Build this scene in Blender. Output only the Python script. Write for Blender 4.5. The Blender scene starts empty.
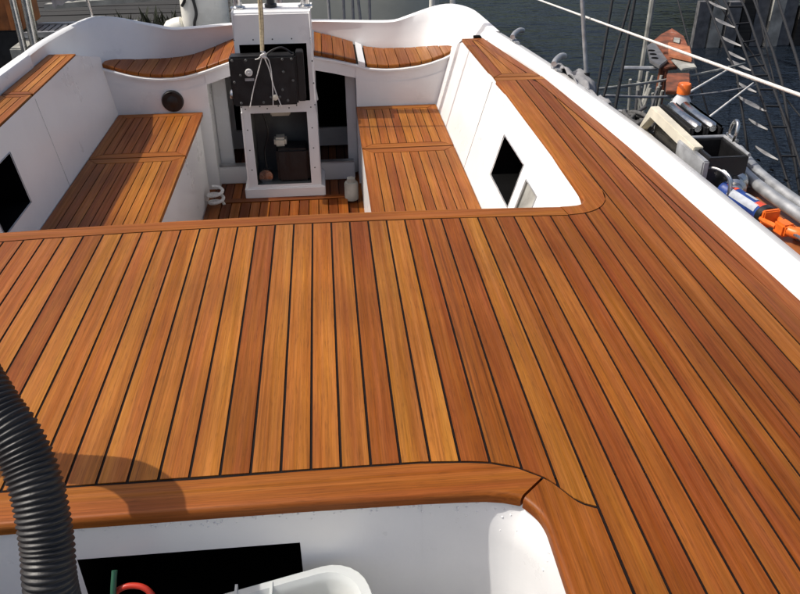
import bpy, bmesh, math, random
from mathutils import Vector, Matrix, noise
R = math.radians
rnd = random.Random(7)
scene = bpy.context.scene
C = scene.collection

# ------------------------------------------------------------------ camera, world, sun, exposure
CAM_H = 0.82
cam_d = bpy.data.cameras.new('camera'); cam = bpy.data.objects.new('camera', cam_d); C.objects.link(cam)
pitch, yaw, roll = R(31.03), R(5.09), R(-0.445)
fw = Vector((math.sin(yaw)*math.cos(pitch), math.cos(yaw)*math.cos(pitch), -math.sin(pitch)))
rt = Vector((math.cos(yaw), -math.sin(yaw), 0)); up = rt.cross(fw)
rt2 = rt*math.cos(roll)+up*math.sin(roll); up2 = up*math.cos(roll)-rt*math.sin(roll)
cam.matrix_world = Matrix(((rt2.x, up2.x, -fw.x, 0), (rt2.y, up2.y, -fw.y, 0), (rt2.z, up2.z, -fw.z, CAM_H), (0, 0, 0, 1)))
cam_d.sensor_width = 36; cam_d.sensor_fit = 'HORIZONTAL'; cam_d.lens = 780/800*36
cam_d.clip_start = 0.02; cam_d.clip_end = 3000
scene.camera = cam
SUN = Vector((0.75, -0.06, -1.0)).normalized()          # the way the light travels
elev = math.asin(-SUN.z); az = math.atan2(-SUN.x, -SUN.y)  # clockwise from +Y
w = bpy.data.worlds.new('World'); scene.world = w; w.use_nodes = True
nt = w.node_tree; bg = nt.nodes['Background']; sky = nt.nodes.new('ShaderNodeTexSky')
sky.sky_type = 'NISHITA'; sky.sun_disc = False; sky.sun_elevation = elev; sky.sun_rotation = az
sky.air_density = 0.8; sky.dust_density = 5.0; sky.ozone_density = 0.3
nt.links.new(sky.outputs[0], bg.inputs[0]); bg.inputs[1].default_value = 0.125
sl = bpy.data.lights.new('sun', 'SUN'); sl.energy = 3.5; sl.angle = R(0.55); sl.color = (1, 0.95, 0.87)
so = bpy.data.objects.new('sun', sl); C.objects.link(so); so.rotation_euler = SUN.to_track_quat('-Z', 'Y').to_euler(); so.location = (-4, 1, 6)
vs = scene.view_settings; vs.view_transform = 'Standard'; vs.look = 'None'; vs.gamma = 1; vs.exposure = 0.14; vs.use_curve_mapping = False
scene.render.resolution_x = 1024; scene.render.resolution_y = 760
scene.cycles.max_bounces = 8

# ------------------------------------------------------------------ materials
def new_mat(name):
    m = bpy.data.materials.new(name); m.use_nodes = True
    n = m.node_tree.nodes; return m, n, m.node_tree.links, n['Principled BSDF']
def plain(name, col, rough=0.5, metal=0.0, spec=0.5, var=0.15, scale=12, bump=0.0, bscale=80, rvar=0.1, coat=0):
    m, n, l, b = new_mat(name)
    tc = n.new('ShaderNodeTexCoord'); tx = n.new('ShaderNodeTexNoise'); tx.inputs['Scale'].default_value = scale; tx.inputs['Detail'].default_value = 6
    l.new(tc.outputs['Object'], tx.inputs['Vector'])
    mr = n.new('ShaderNodeMapRange'); mr.inputs[1].default_value = 0.3; mr.inputs[2].default_value = 0.7
    mr.inputs[3].default_value = 1-var; mr.inputs[4].default_value = 1+var*0.5
    l.new(tx.outputs[0], mr.inputs[0])
    mx = n.new('ShaderNodeVectorMath'); mx.operation = 'SCALE'; mx.inputs[0].default_value = col
    l.new(mr.outputs[0], mx.inputs['Scale']); l.new(mx.outputs[0], b.inputs['Base Color'])
    r2 = n.new('ShaderNodeMapRange'); r2.inputs[1].default_value = 0.3; r2.inputs[2].default_value = 0.7
    r2.inputs[3].default_value = max(0.02, rough-rvar); r2.inputs[4].default_value = min(1, rough+rvar)
    l.new(tx.outputs[0], r2.inputs[0]); l.new(r2.outputs[0], b.inputs['Roughness'])
    b.inputs['Metallic'].default_value = metal; b.inputs['Specular IOR Level'].default_value = spec
    b.inputs['Coat Weight'].default_value = coat
    if bump:
        t2 = n.new('ShaderNodeTexNoise'); t2.inputs['Scale'].default_value = bscale; t2.inputs['Detail'].default_value = 4
        l.new(tc.outputs['Object'], t2.inputs['Vector'])
        bp = n.new('ShaderNodeBump'); bp.inputs['Strength'].default_value = bump; bp.inputs['Distance'].default_value = 0.004
        l.new(t2.outputs[0], bp.inputs['Height']); l.new(bp.outputs[0], b.inputs['Normal'])
    return m
def teak(name, along):
    """oiled teak: object colour times streaks running along the board (0 = x, 1 = y)"""
    m, n, l, b = new_mat(name)
    tc = n.new('ShaderNodeTexCoord'); oi = n.new('ShaderNodeObjectInfo')
    off = n.new('ShaderNodeVectorMath'); off.operation = 'SCALE'; off.inputs[0].default_value = (37.1, 53.7, 11.3); l.new(oi.outputs['Random'], off.inputs['Scale'])
    add = n.new('ShaderNodeVectorMath'); add.operation = 'ADD'; l.new(tc.outputs['Object'], add.inputs[0]); l.new(off.outputs[0], add.inputs[1])
    # slow meander so that the grain is not ruler straight
    wv = n.new('ShaderNodeTexNoise'); wv.inputs['Scale'].default_value = 2.0; wv.inputs['Detail'].default_value = 1; l.new(add.outputs[0], wv.inputs['Vector'])
    wm = n.new('ShaderNodeVectorMath'); wm.operation = 'SCALE'; wm.inputs['Scale'].default_value = 0.006
    ws = n.new('ShaderNodeVectorMath'); ws.operation = 'SUBTRACT'; ws.inputs[1].default_value = (.5, .5, .5); l.new(wv.outputs['Color'], ws.inputs[0]); l.new(ws.outputs[0], wm.inputs[0])
    ad2 = n.new('ShaderNodeVectorMath'); ad2.operation = 'ADD'; l.new(add.outputs[0], ad2.inputs[0]); l.new(wm.outputs[0], ad2.inputs[1])
    def streak(across, alongs, detail=3, rough=.6):
        mp = n.new('ShaderNodeMapping'); s = [across]*3; s[along] = alongs; mp.inputs['Scale'].default_value = s
        l.new(ad2.outputs[0], mp.inputs['Vector'])
        t = n.new('ShaderNodeTexNoise'); t.inputs['Scale'].default_value = 1; t.inputs['Detail'].default_value = detail; t.inputs['Roughness'].default_value = rough
        l.new(mp.outputs[0], t.inputs['Vector']); return t.outputs[0]
    def ramp(v, a, c, lo, hi):
        r = n.new('ShaderNodeMapRange'); r.inputs[1].default_value = a; r.inputs[2].default_value = c; r.inputs[3].default_value = lo; r.inputs[4].default_value = hi
        l.new(v, r.inputs[0]); return r.outputs[0]
    def mul(a, c):
        q = n.new('ShaderNodeMath'); q.operation = 'MULTIPLY'; l.new(a, q.inputs[0]); l.new(c, q.inputs[1]); return q.outputs[0]
    fine = streak(430, 7, 3); mid = streak(120, 1.6, 4); broad = streak(30, 1.6, 3); line = streak(210, 0.7, 3)
    v = mul(mul(ramp(fine, .3, .7, .74, 1.18), ramp(mid, .32, .68, .80, 1.14)), ramp(broad, .35, .65, .88, 1.10))
    inv = n.new('ShaderNodeMath'); inv.operation = 'SUBTRACT'; inv.inputs[0].default_value = 1; l.new(oi.outputs['Alpha'], inv.inputs[1])
    dk = mul(ramp(line, .52, .60, 0, .34), inv.outputs[0])          # streaky boards: colour alpha 0
    d1 = n.new('ShaderNodeMath'); d1.operation = 'SUBTRACT'; d1.inputs[0].default_value = 1; l.new(dk, d1.inputs[1]); v = mul(v, d1.outputs[0])
    v = mul(v, ramp(line, .66, .72, 1, .72))
    pore = streak(520, 38, 2, .5); v = mul(v, ramp(pore, .56, .70, 1, .78))      # short dark pores
    blot = n.new('ShaderNodeTexNoise'); blot.inputs['Scale'].default_value = 3.2; blot.inputs['Detail'].default_value = 3
    gm = n.new('ShaderNodeNewGeometry'); l.new(gm.outputs['Position'], blot.inputs['Vector'])
    v = mul(v, ramp(blot.outputs[0], .34, .62, .82, 1.06))
    col = n.new('ShaderNodeVectorMath'); col.operation = 'SCALE'; l.new(oi.outputs['Color'], col.inputs[0]); l.new(v, col.inputs['Scale'])
    # dark streaks are redder
    hs = n.new('ShaderNodeHueSaturation'); l.new(col.outputs[0], hs.inputs['Color']); l.new(ramp(mid, .3, .7, 1.04, .98), hs.inputs['Saturation']); l.new(ramp(broad, .35, .65, .492, .504), hs.inputs['Hue'])
    l.new(hs.outputs[0], b.inputs['Base Color'])
    l.new(ramp(mid, .3, .7, .52, .38), b.inputs['Roughness']); b.inputs['Specular IOR Level'].default_value = .2
    bp = n.new('ShaderNodeBump'); bp.inputs['Strength'].default_value = .25; bp.inputs['Distance'].default_value = .0006; l.new(fine, bp.inputs['Height']); l.new(bp.outputs[0], b.inputs['Normal'])
    return m
def gelcoat():
    m, n, l, b = new_mat('white_gelcoat')
    tc = n.new('ShaderNodeTexCoord')
    def nz(s, d, rg=.6):
        t = n.new('ShaderNodeTexNoise'); t.inputs['Scale'].default_value = s; t.inputs['Detail'].default_value = d; t.inputs['Roughness'].default_value = rg
        gm = n.new('ShaderNodeNewGeometry'); l.new(gm.outputs['Position'], t.inputs['Vector']); return t.outputs[0]
    a = nz(5, 6); d = nz(90, 3)
    cr = n.new('ShaderNodeValToRGB'); cr.color_ramp.elements[0].position = .3; cr.color_ramp.elements[0].color = (.755, .755, .75, 1)
    cr.color_ramp.elements[1].position = .6; cr.color_ramp.elements[1].color = (.80, .80, .795, 1); l.new(a, cr.inputs[0])
    g1 = n.new('ShaderNodeMapRange'); g1.inputs[1].default_value = .62; g1.inputs[2].default_value = .78; g1.inputs[3].default_value = 1; g1.inputs[4].default_value = .90; l.new(nz(70, 8, .7), g1.inputs[0])
    gx = n.new('ShaderNodeVectorMath'); gx.operation = 'SCALE'; l.new(cr.outputs[0], gx.inputs[0]); l.new(g1.outputs[0], gx.inputs['Scale']); l.new(gx.outputs[0], b.inputs['Base Color'])
    mr = n.new('ShaderNodeMapRange'); mr.inputs[1].default_value = .35; mr.inputs[2].default_value = .7; mr.inputs[3].default_value = .27; mr.inputs[4].default_value = .31
    l.new(a, mr.inputs[0]); l.new(mr.outputs[0], b.inputs['Roughness'])
    bp = n.new('ShaderNodeBump'); bp.inputs['Strength'].default_value = .06; bp.inputs['Distance'].default_value = .004; l.new(d, bp.inputs['Height'])
    b2 = n.new('ShaderNodeBump'); b2.inputs['Strength'].default_value = .05; b2.inputs['Distance'].default_value = .02; l.new(nz(7, 2), b2.inputs['Height']); l.new(bp.outputs[0], b2.inputs['Normal'])
    l.new(b2.outputs[0], b.inputs['Normal'])
    return m
def water_mat():
    m, n, l, b = new_mat('harbour_water')
    b.inputs['Base Color'].default_value = (.008, .012, .018, 1); b.inputs['Roughness'].default_value = .05; b.inputs['IOR'].default_value = 1.33
    gm = n.new('ShaderNodeNewGeometry')
    hs = []
    for sc, st in (((1.2, 2.6, 1), .10), ((5, 11, 1), .05), ((22, 30, 1), .02)):
        mp = n.new('ShaderNodeMapping'); mp.inputs['Scale'].default_value = sc; mp.inputs['Rotation'].default_value = (0, 0, .5); l.new(gm.outputs['Position'], mp.inputs[0])
        t = n.new('ShaderNodeTexNoise'); t.inputs['Scale'].default_value = 1; t.inputs['Detail'].default_value = 3; l.new(mp.outputs[0], t.inputs[0])
        q = n.new('ShaderNodeMath'); q.operation = 'MULTIPLY'; q.inputs[1].default_value = st; l.new(t.outputs[0], q.inputs[0]); hs.append(q.outputs[0])
    a = n.new('ShaderNodeMath'); l.new(hs[0], a.inputs[0]); l.new(hs[1], a.inputs[1]); a2 = n.new('ShaderNodeMath'); l.new(a.outputs[0], a2.inputs[0]); l.new(hs[2], a2.inputs[1])
    bp = n.new('ShaderNodeBump'); bp.inputs['Strength'].default_value = .8; bp.inputs['Distance'].default_value = 1; l.new(a2.outputs[0], bp.inputs['Height']); l.new(bp.outputs[0], b.inputs['Normal'])
    return m
def rust_mat():
    m, n, l, b = new_mat('rusty_steel')
    tc = n.new('ShaderNodeTexCoord'); t = n.new('ShaderNodeTexNoise'); t.inputs['Scale'].default_value = 14; t.inputs['Detail'].default_value = 8; l.new(tc.outputs['Object'], t.inputs[0])
    cr = n.new('ShaderNodeValToRGB'); e = cr.color_ramp.elements; e[0].position = .32; e[0].color = (.05, .022, .014, 1); e[1].position = .62; e[1].color = (.25, .075, .035, 1)
    x = e.new(.8); x.color = (.38, .36, .33, 1); l.new(t.outputs[0], cr.inputs[0]); l.new(cr.outputs[0], b.inputs['Base Color']); b.inputs['Roughness'].default_value = .85
    return m
def tub_mat():
    m, n, l, b = new_mat('milky_plastic')
    b.inputs['Base Color'].default_value = (.80, .83, .82, 1); b.inputs['Roughness'].default_value = .22; b.inputs['Transmission Weight'].default_value = .45; b.inputs['IOR'].default_value = 1.3
    return m
def timber(name, c0, c1):
    m, n, l, b = new_mat(name)
    tc = n.new('ShaderNodeTexCoord'); mp = n.new('ShaderNodeMapping'); mp.inputs['Scale'].default_value = (3, 60, 60); l.new(tc.outputs['Object'], mp.inputs[0])
    t = n.new('ShaderNodeTexNoise'); t.inputs['Scale'].default_value = 1; t.inputs['Detail'].default_value = 6; l.new(mp.outputs[0], t.inputs[0])
    cr = n.new('ShaderNodeValToRGB'); e = cr.color_ramp.elements; e[0].position = .3; e[0].color = c0+(1,); e[1].position = .75; e[1].color = c1+(1,)
    l.new(t.outputs[0], cr.inputs[0]); l.new(cr.outputs[0], b.inputs['Base Color']); b.inputs['Roughness'].default_value = .8
    return m
M = dict(
    teak_y=teak('teak_lengthwise', 1), teak_x=teak('teak_crosswise', 0), white=gelcoat(), water=water_mat(), rust=rust_mat(), tub=tub_mat(),
    caulk=plain('black_caulking', (.010, .006, .005), .7, spec=.12, var=.3, scale=60),
    black=plain('black_plastic', (.012, .012, .013), .42, var=.3, scale=30, bump=.2, bscale=300),
    rubber=plain('black_hose', (.014, .014, .015), .5, var=.3, scale=20, bump=.1, bscale=250),
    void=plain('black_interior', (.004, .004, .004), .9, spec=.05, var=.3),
    greybox=plain('grey_interior', (.10, .105, .10), .6, var=.3),
    steel=plain('stainless_steel', (.62, .62, .61), .26, 1.0, rvar=.1, scale=30),
    alu=plain('grey_aluminium', (.46, .47, .48), .45, .6, scale=25, var=.3),
    cream=plain('cream_paint', (.62, .58, .47), .4, var=.15, scale=20),
    rope=plain('pale_rope', (.50, .42, .27), .85, var=.35, scale=120, bump=.5, bscale=400),
    cord=plain('white_cord', (.66, .65, .62), .7, var=.2, scale=150),
    darkrope=plain('black_rope', (.010, .011, .014), .8, var=.4, scale=60),
    cloth=plain('grey_cloth', (.25, .25, .26), .9, var=.3, scale=25, bump=.6, bscale=60),
    orange=plain('orange_plastic', (.80, .16, .02), .38, var=.2, scale=40),
    blue=plain('blue_label', (.02, .055, .24), .35, var=.4, scale=45),
    silverlabel=plain('silver_label', (.42, .45, .50), .35, var=.2, scale=60),
    redlabel=plain('red_label', (.62, .07, .03), .4, var=.2),
    red=plain('red_cable', (.55, .04, .02), .4, var=.2), green=plain('green_cable', (.02, .09, .05), .4, var=.3),
    weathered=plain('weathered_grey', (.34, .34, .31), .75, var=.5, scale=9, bump=.4, bscale=40),
    hull=plain('beige_hull', (.66, .65, .54), .4, var=.2, scale=3),
    bright=plain('white_cowling', (.76, .75, .68), .3, var=.15, scale=9),
    dockwood=timber('dark_wet_timber', (.006, .006, .006), (.032, .030, .026)),
    orangewood=plain('orange_paint', (.36, .12, .03), .6, var=.5, scale=7),
    grating=plain('grey_grating', (.16, .16, .165), .5, .3, var=.4, scale=18),
    weed=plain('dark_weed', (.020, .026, .014), .9, var=.6, scale=20),
    clear=plain('clear_bottle', (.55, .57, .60), .2, var=.2),
    varnish=plain('varnished_strake', (.30, .10, .03), .35, var=.5, scale=18),
)
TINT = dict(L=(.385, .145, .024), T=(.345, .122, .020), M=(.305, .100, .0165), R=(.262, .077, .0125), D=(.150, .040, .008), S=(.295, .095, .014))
def tint(k, j=.06, s=1.0):
    c = TINT[k]; f = .87*s*(1+rnd.uniform(-j, j)); g = 1+rnd.uniform(-j*.6, j*.6)
    return (c[0]*f, c[1]*f*g, c[2]*f*g, 0 if k == 'S' else 1)

# ------------------------------------------------------------------ mesh helpers
WORLD = {}
def link(name, me, mat, parent=None, color=None, smooth=False, center=True, kind=None, label=None):
    if center and len(me.vertices):
        co = [v.co for v in me.vertices]
        c = Vector([(min(p[i] for p in co)+max(p[i] for p in co))/2 for i in range(3)])
        me.transform(Matrix.Translation(-c))
    else: c = Vector((0, 0, 0))
    if smooth:
        me.polygons.foreach_set('use_smooth', [True]*len(me.polygons))
        if smooth != 'all': me.set_sharp_from_angle(angle=R(40))
    me.materials.append(M[mat] if isinstance(mat, str) else mat)
    o = bpy.data.objects.new(name, me); C.objects.link(o)
    if parent is not None: o.parent = parent; o.location = c-WORLD[parent.name]
    else: o.location = c
    WORLD[o.name] = c.copy()
    if color: o.color = color
    if kind: o['kind'] = kind
    if label: o['label'] = label
    return o
def mesh(verts, faces):
    me = bpy.data.meshes.new('mesh'); me.from_pydata([tuple(v) for v in verts], [], faces); me.update()
    bm = bmesh.new(); bm.from_mesh(me); bmesh.ops.recalc_face_normals(bm, faces=bm.faces[:]); bm.to_mesh(me); bm.free()
    return me
def join(*parts):
    V, F = [], []
    for v, f in parts:
        o = len(V); V += list(v); F += [tuple(i+o for i in q) for q in f]
    return V, F
def prism(poly, z0, z1):
    n = len(poly); V = [(x, y, z0) for x, y in poly]+[(x, y, z1) for x, y in poly]
    F = [tuple(range(n-1, -1, -1)), tuple(range(n, 2*n))]+[(i, (i+1) % n, n+(i+1) % n, n+i) for i in range(n)]
    return V, F
def box(x0, x1, y0, y1, z0, z1): return prism([(x0, y0), (x1, y0), (x1, y1), (x0, y1)], z0, z1)
def bevel_mesh(vf, w=.004, seg=2, ang=30):
    me = mesh(*vf); bm = bmesh.new(); bm.from_mesh(me)
    ed = [e for e in bm.edges if len(e.link_faces) == 2 and e.calc_face_angle(0) > R(ang)]
    bmesh.ops.bevel(bm, geom=ed, offset=w, segments=seg, affect='EDGES', clamp_overlap=True); bm.to_mesh(me); bm.free(); return me
def frames(P, closed=False):
    P = [Vector(p) for p in P]; n = len(P); T = []
    for i in range(n):
        a = P[i-1] if (i or closed) else P[i]; b = P[(i+1) % n] if (i < n-1 or closed) else P[i]
        T.append((b-a).normalized())
    u = Vector((0, 0, 1)) if abs(T[0].z) < .9 else Vector((1, 0, 0)); out = []
    for i in range(n):
        u = (u-T[i]*u.dot(T[i])).normalized(); out.append((P[i], u, T[i].cross(u)))
    return out
def tube(P, r, n=8, closed=False, caps=True):
    fr = frames(P, closed); rs = r if isinstance(r, (list, tuple)) else [r]*len(fr); V, F = [], []
    for (p, u, v), q in zip(fr, rs):
        for k in range(n):
            a = 2*math.pi*k/n; V.append(p+(u*math.cos(a)+v*math.sin(a))*q)
    m = len(fr)
    for i in range(m if closed else m-1):
        for k in range(n):
            j = (i+1) % m; F.append((i*n+k, i*n+(k+1) % n, j*n+(k+1) % n, j*n+k))
    if caps and not closed: F += [tuple(range(n-1, -1, -1)), tuple(range((m-1)*n, m*n))]
    return V, F
def lathe(base, axis, prof, n=20):
    axis = Vector(axis).normalized(); base = Vector(base)
    return tube([base+axis*h for h, r in prof], [max(r, 1e-4) for h, r in prof], n)
def spline(P, sub=8):
    P = [Vector(p) for p in P]; out = []
    for i in range(len(P)-1):
        a = P[max(i-1, 0)]; b = P[i]; c = P[i+1]; d = P[min(i+2, len(P)-1)]
        for k in range(sub):
            t = k/sub; out.append(.5*((2*b)+(c-a)*t+(2*a-5*b+4*c-d)*t*t+(3*b-a-3*c+d)*t**3))
    return out+[P[-1]]
def interp(x, pts):
    if x <= pts[0][0]: return pts[0][1]
    for (a, p), (b, q) in zip(pts, pts[1:]):
        if x <= b: return p+(q-p)*(x-a)/(b-a)
    return pts[-1][1]
def loft(rows, close_ends=True):
    """rows: list of equal-length point lists"""
    n = len(rows[0]); V = [p for r_ in rows for p in r_]; F = []
    for i in range(len(rows)-1):
        for k in range(n-1): F.append((i*n+k, i*n+k+1, (i+1)*n+k+1, (i+1)*n+k))
    return V, F
def closed_loft(rows):
    n = len(rows[0]); V = [p for r_ in rows for p in r_]; F = []
    for i in range(len(rows)-1):
        for k in range(n): F.append((i*n+k, i*n+(k+1) % n, (i+1)*n+(k+1) % n, (i+1)*n+k))
    F += [tuple(range(n-1, -1, -1)), tuple(range((len(rows)-1)*n, len(rows)*n))]
    return V, F
def thing(name, label, cat, loc, group=None):
    o = bpy.data.objects.new(name, None); C.objects.link(o); o.location = loc; o.empty_display_size = .1
    WORLD[o.name] = Vector(loc); o['label'] = label; o['category'] = cat
    if group: o['group'] = group
    return o
def tag(o, label, cat, group=None):
    o['label'] = label; o['category'] = cat
    if group: o['group'] = group
    return o
def part_empty(name, parent, loc):
    o = bpy.data.objects.new(name, None); C.objects.link(o); o.parent = parent; o.location = Vector(loc)-WORLD[parent.name]; o.empty_display_size = .05
    WORLD[o.name] = Vector(loc); return o

# ------------------------------------------------------------------ the setting: water
WZ = -1.05
wv, wf = [], []
g = [-600, -120, -40, -15, -6, 0, 6, 15, 40, 120, 600]
for y in g:
    for x in g: wv.append((x, y+4, WZ))
k = len(g)
for j in range(k-1):
    for i in range(k-1): wf.append((j*k+i, j*k+i+1, (j+1)*k+i+1, (j+1)*k+i))
o = link('water', mesh(wv, wf), 'water'); o['kind'] = 'structure'; o['label'] = 'dark rippled harbour water beside the yacht'

# ------------------------------------------------------------------ the yacht
yacht = thing('sailing_yacht', 'white sailing yacht with new teak deck, cockpit benches and steering pedestal', 'sailboat', (-.225, 2.0, WZ))
P0 = -.2815; PITCH = .04478; G = .0022
XC = -.225
mir = lambda x: 2*XC-x
FOOT = [(-1.2, .90), (.6, .925), (1.263, .921), (1.482, .912), (2.126, .882), (2.451, .858), (2.983, .811), (3.305, .761), (3.609, .706)]
foot = lambda y: interp(y, FOOT)
MW = .042
margin = lambda y: foot(y)-MW
def margin_y(x):                                  # where the margin line has this x (it falls with y past 1.2)
    lo, hi = 1.27, 3.6
    if x >= margin(lo): return lo
    for _ in range(40):
        m_ = (lo+hi)/2
        if margin(m_) > x: lo = m_
        else: hi = m_
    return lo
FRONT_OUT = [(-.074, .872), (.106, .871), (.18, .865), (.211, .86), (.25, .846), (.282, .823), (.293, .813), (.307, .79), (.321, .768), (.343, .757)]
def front_out(x):
    if x < XC: x = mir(x)
    return interp(x, FRONT_OUT)
CO = [(.57, 1.707), (.61, 1.712), (.64, 1.724), (.668, 1.748), (.685, 1.775), (.699, 1.81), (.7015, 1.86)]
def cock_out(x):
    if x < -.225-.79: x = mir(x)
    if x > .57: return interp(x, CO)
    return 1.727-.022*((x+.1)/.67)**2
SEQ = 'M L R L T T T T T T T R T T T M R T L R S R T M T M R M S T M R M T R M T R R M T M T R R M'.split()
def plank(poly, parent, col, mat='teak_y', z=0.0, th=.012, name='plank'):
    return link(name, mesh(*prism(poly, z-th, z)), mat, parent, color=col)

deck = part_empty('teak_deck', yacht, (-.1, 1.3, 0))
# black caulking bed under the boards, with the cockpit and the hatch well left open
bed = join(prism([(-1.19, .822), (.33, .822), (.92, .822), (.875, 1.735), (-1.19, 1.735)], -.03, -.0016),
           prism([(.285, -1.0), (.90, -1.0), (.92, .82), (.285, .82)], -.03, -.0016),
           prism([(-1.24, -1.0), (-.735, -1.0), (-.735, .82), (-1.2, .82)], -.03, -.0016),
           prism([(-.72, -1.0), (.27, -1.0), (.27, -.36), (-.72, -.36)], -.03, -.0016),
           prism([(.66, 1.74), (.88, 1.74), (.835, 2.62), (.705, 3.59), (.64, 3.59)], -.03, -.0016),
           prism([(-1.185, 1.74), (-1.085, 1.74), (-1.085, 3.51), (-1.185, 3.51)], -.03, -.0016))
link('caulking', mesh(*bed), 'caulk', deck)
SIDE_END = 2.895
for n in range(-20, 27):
    x0 = P0+PITCH*n+G; x1 = P0+PITCH*(n+1)-G
    if x1 < -1.15: continue
    if n == -20: x0 = -1.1885
    xs = [x0+(x1-x0)*t for t in (0, .33, .67, 1)]
    near, far = [], []
    if x0 > margin(1.27)-.01: continue
    for x in xs:
        near.append((x, front_out(x)+G*2.0 if mir(.343)+.004 < x < .3425 else -1.0))
        if x > .7035: yf = min(SIDE_END, margin_y(x+G*1.2))
        elif x < mir(.7035): yf = 1.886
        else: yf = cock_out(x)-G*1.9
        far.append((x, yf))
    if x0 < .341 < x1+.004: near = [(x, max(front_out(x), .757)+G*2) for x in xs]
    if x0 < mir(.343) < x1: near = [(x, .758) for x in xs]
    key = SEQ[(n+9) % len(SEQ)]
    if n > 14 and rnd.random() < .35: key = 'R'
    plank(near+far[::-1], deck, tint(key, .08, 1.0 if n < 8 else .95 if n < 13 else .88))  # right-hand planks tinted darker: effect of glancing light put into their colour
# margin boards along the white rail
def curve_board(y0, y1, off0, off1, key, f=foot, sgn=1, steps=10):
    ys = [y0+(y1-y0)*i/steps for i in range(steps+1)]
    return plank([(f(y)+sgn*off0, y) for y in ys]+[(f(y)+sgn*off1, y) for y in ys[::-1]], deck, tint(key), name='margin_board')
curve_board(-1.0, 1.05, -MW+G, -.001, 'R'); curve_board(1.052, SIDE_END, -MW+G, -.001, 'R')
# side deck panel past the cross joint
def panel(xa, xb, ya, yb, bw, z, parent, key='M', n_in=None, th=.018, fa=None, fb=None, bname='border_board', keys='TMRT', mats=('teak_y', 'teak_x')):
    """a lid: four mitred border boards round lengthwise planks; fa/fb give the side lines as functions of y"""
    fa = fa or (lambda y: xa); fb = fb or (lambda y: xb); g_ = G*.8
    q = lambda x, y: (x, y)
    plank([(fa(ya)+g_, ya), (fa(ya)+bw-g_, ya+bw), (fa(yb)+bw-g_, yb-bw), (fa(yb)+g_, yb)], parent, tint(key), mats[0], z, th, bname)
    plank([(fb(ya)-g_, ya), (fb(yb)-g_, yb), (fb(yb)-bw+g_, yb-bw), (fb(ya)-bw+g_, ya+bw)], parent, tint(key), mats[0], z, th, bname)
    plank([(fa(ya)+g_*2.5, ya), (fb(ya)-g_*2.5, ya), (fb(ya)-bw, ya+bw-g_*1.5), (fa(ya)+bw, ya+bw-g_*1.5)], parent, tint('M'), mats[1], z, th, bname)
    plank([(fa(yb)+bw, yb-bw+g_*1.5), (fb(yb)-bw, yb-bw+g_*1.5), (fb(yb)-g_*2.5, yb), (fa(yb)+g_*2.5, yb)], parent, tint('M'), mats[1], z, th, bname)
    w0 = fb((ya+yb)/2)-fa((ya+yb)/2)-2*bw; n_in = n_in or max(1, round(w0/PITCH))
    for i in range(n_in):
        t0, t1 = i/n_in, (i+1)/n_in
        L = lambda y, t: fa(y)+bw+(fb(y)-fa(y)-2*bw)*t
        y0_, y1_ = ya+bw+g_, yb-bw-g_
        plank([(L(y0_, t0)+g_, y0_), (L(y0_, t1)-g_, y0_), (L(y1_, t1)-g_, y1_), (L(y1_, t0)+g_, y1_)], parent, tint(keys[i % len(keys)]), mats[0], z, th)
# cross joint boards and the far lid on the right-hand side deck
for ya, yb, kx in ((2.898, 2.938, 'M'), ):
    plank([(.632, ya), (margin(ya)+MW-.001, ya), (margin(yb)+MW-.001, yb), (.630, yb)], deck, tint('T'), 'teak_x', name='cross_board')
panel(0, 0, 2.945, 3.585, .042, 0, deck, 'R', 2, .012, fa=lambda y: .628-.02*(y-2.94)/.64, fb=lambda y: foot(y)-.003, keys='TM')
# left-hand side deck (two lids)
LF = lambda y: -1.187
panel(0, 0, 1.892, 2.915, .03, 0, deck, 'T', 2, .012, fa=LF, fb=lambda y: -1.075, keys='LT')
panel(0, 0, 2.925, 3.51, .03, 0, deck, 'T', 2, .012, fa=LF, fb=lambda y: -1.072, keys='TL')

def rim(pairs, name, col, mat, rad=.008, drop=.019, parent=None):
    if len(pairs) < 12:                          # round the corners off (corner cutting keeps the ends)
        for _ in range(2):
            nw = [pairs[0]]
            for (p, q_), (p2, q2) in zip(pairs, pairs[1:]):
                mix = lambda u_, v_, t: (u_[0]+(v_[0]-u_[0])*t, u_[1]+(v_[1]-u_[1])*t)
                nw += [(mix(p, p2, .25), mix(q_, q2, .25)), (mix(p, p2, .75), mix(q_, q2, .75))]
            pairs = nw+[pairs[-1]]
    rows = []
    for (ox, oy), (ix, iy) in pairs:
        o_, i_ = Vector((ox, oy, 0)), Vector((ix, iy, 0)); d = (i_-o_).normalized()
        r_ = [o_+d*.0005-Vector((0, 0, .02)), o_+d*.0005]
        for a in range(6):
            t = a/5*math.pi/2; r_.append(i_-d*rad+d*rad*math.sin(t)+Vector((0, 0, -rad+rad*math.cos(t))))
        r_.append(i_-Vector((0, 0, drop))); rows.append(r_)
    V, F = closed_loft(rows)
    return link(name, mesh(V, F), mat, parent or deck, color=col, smooth=True)
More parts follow.
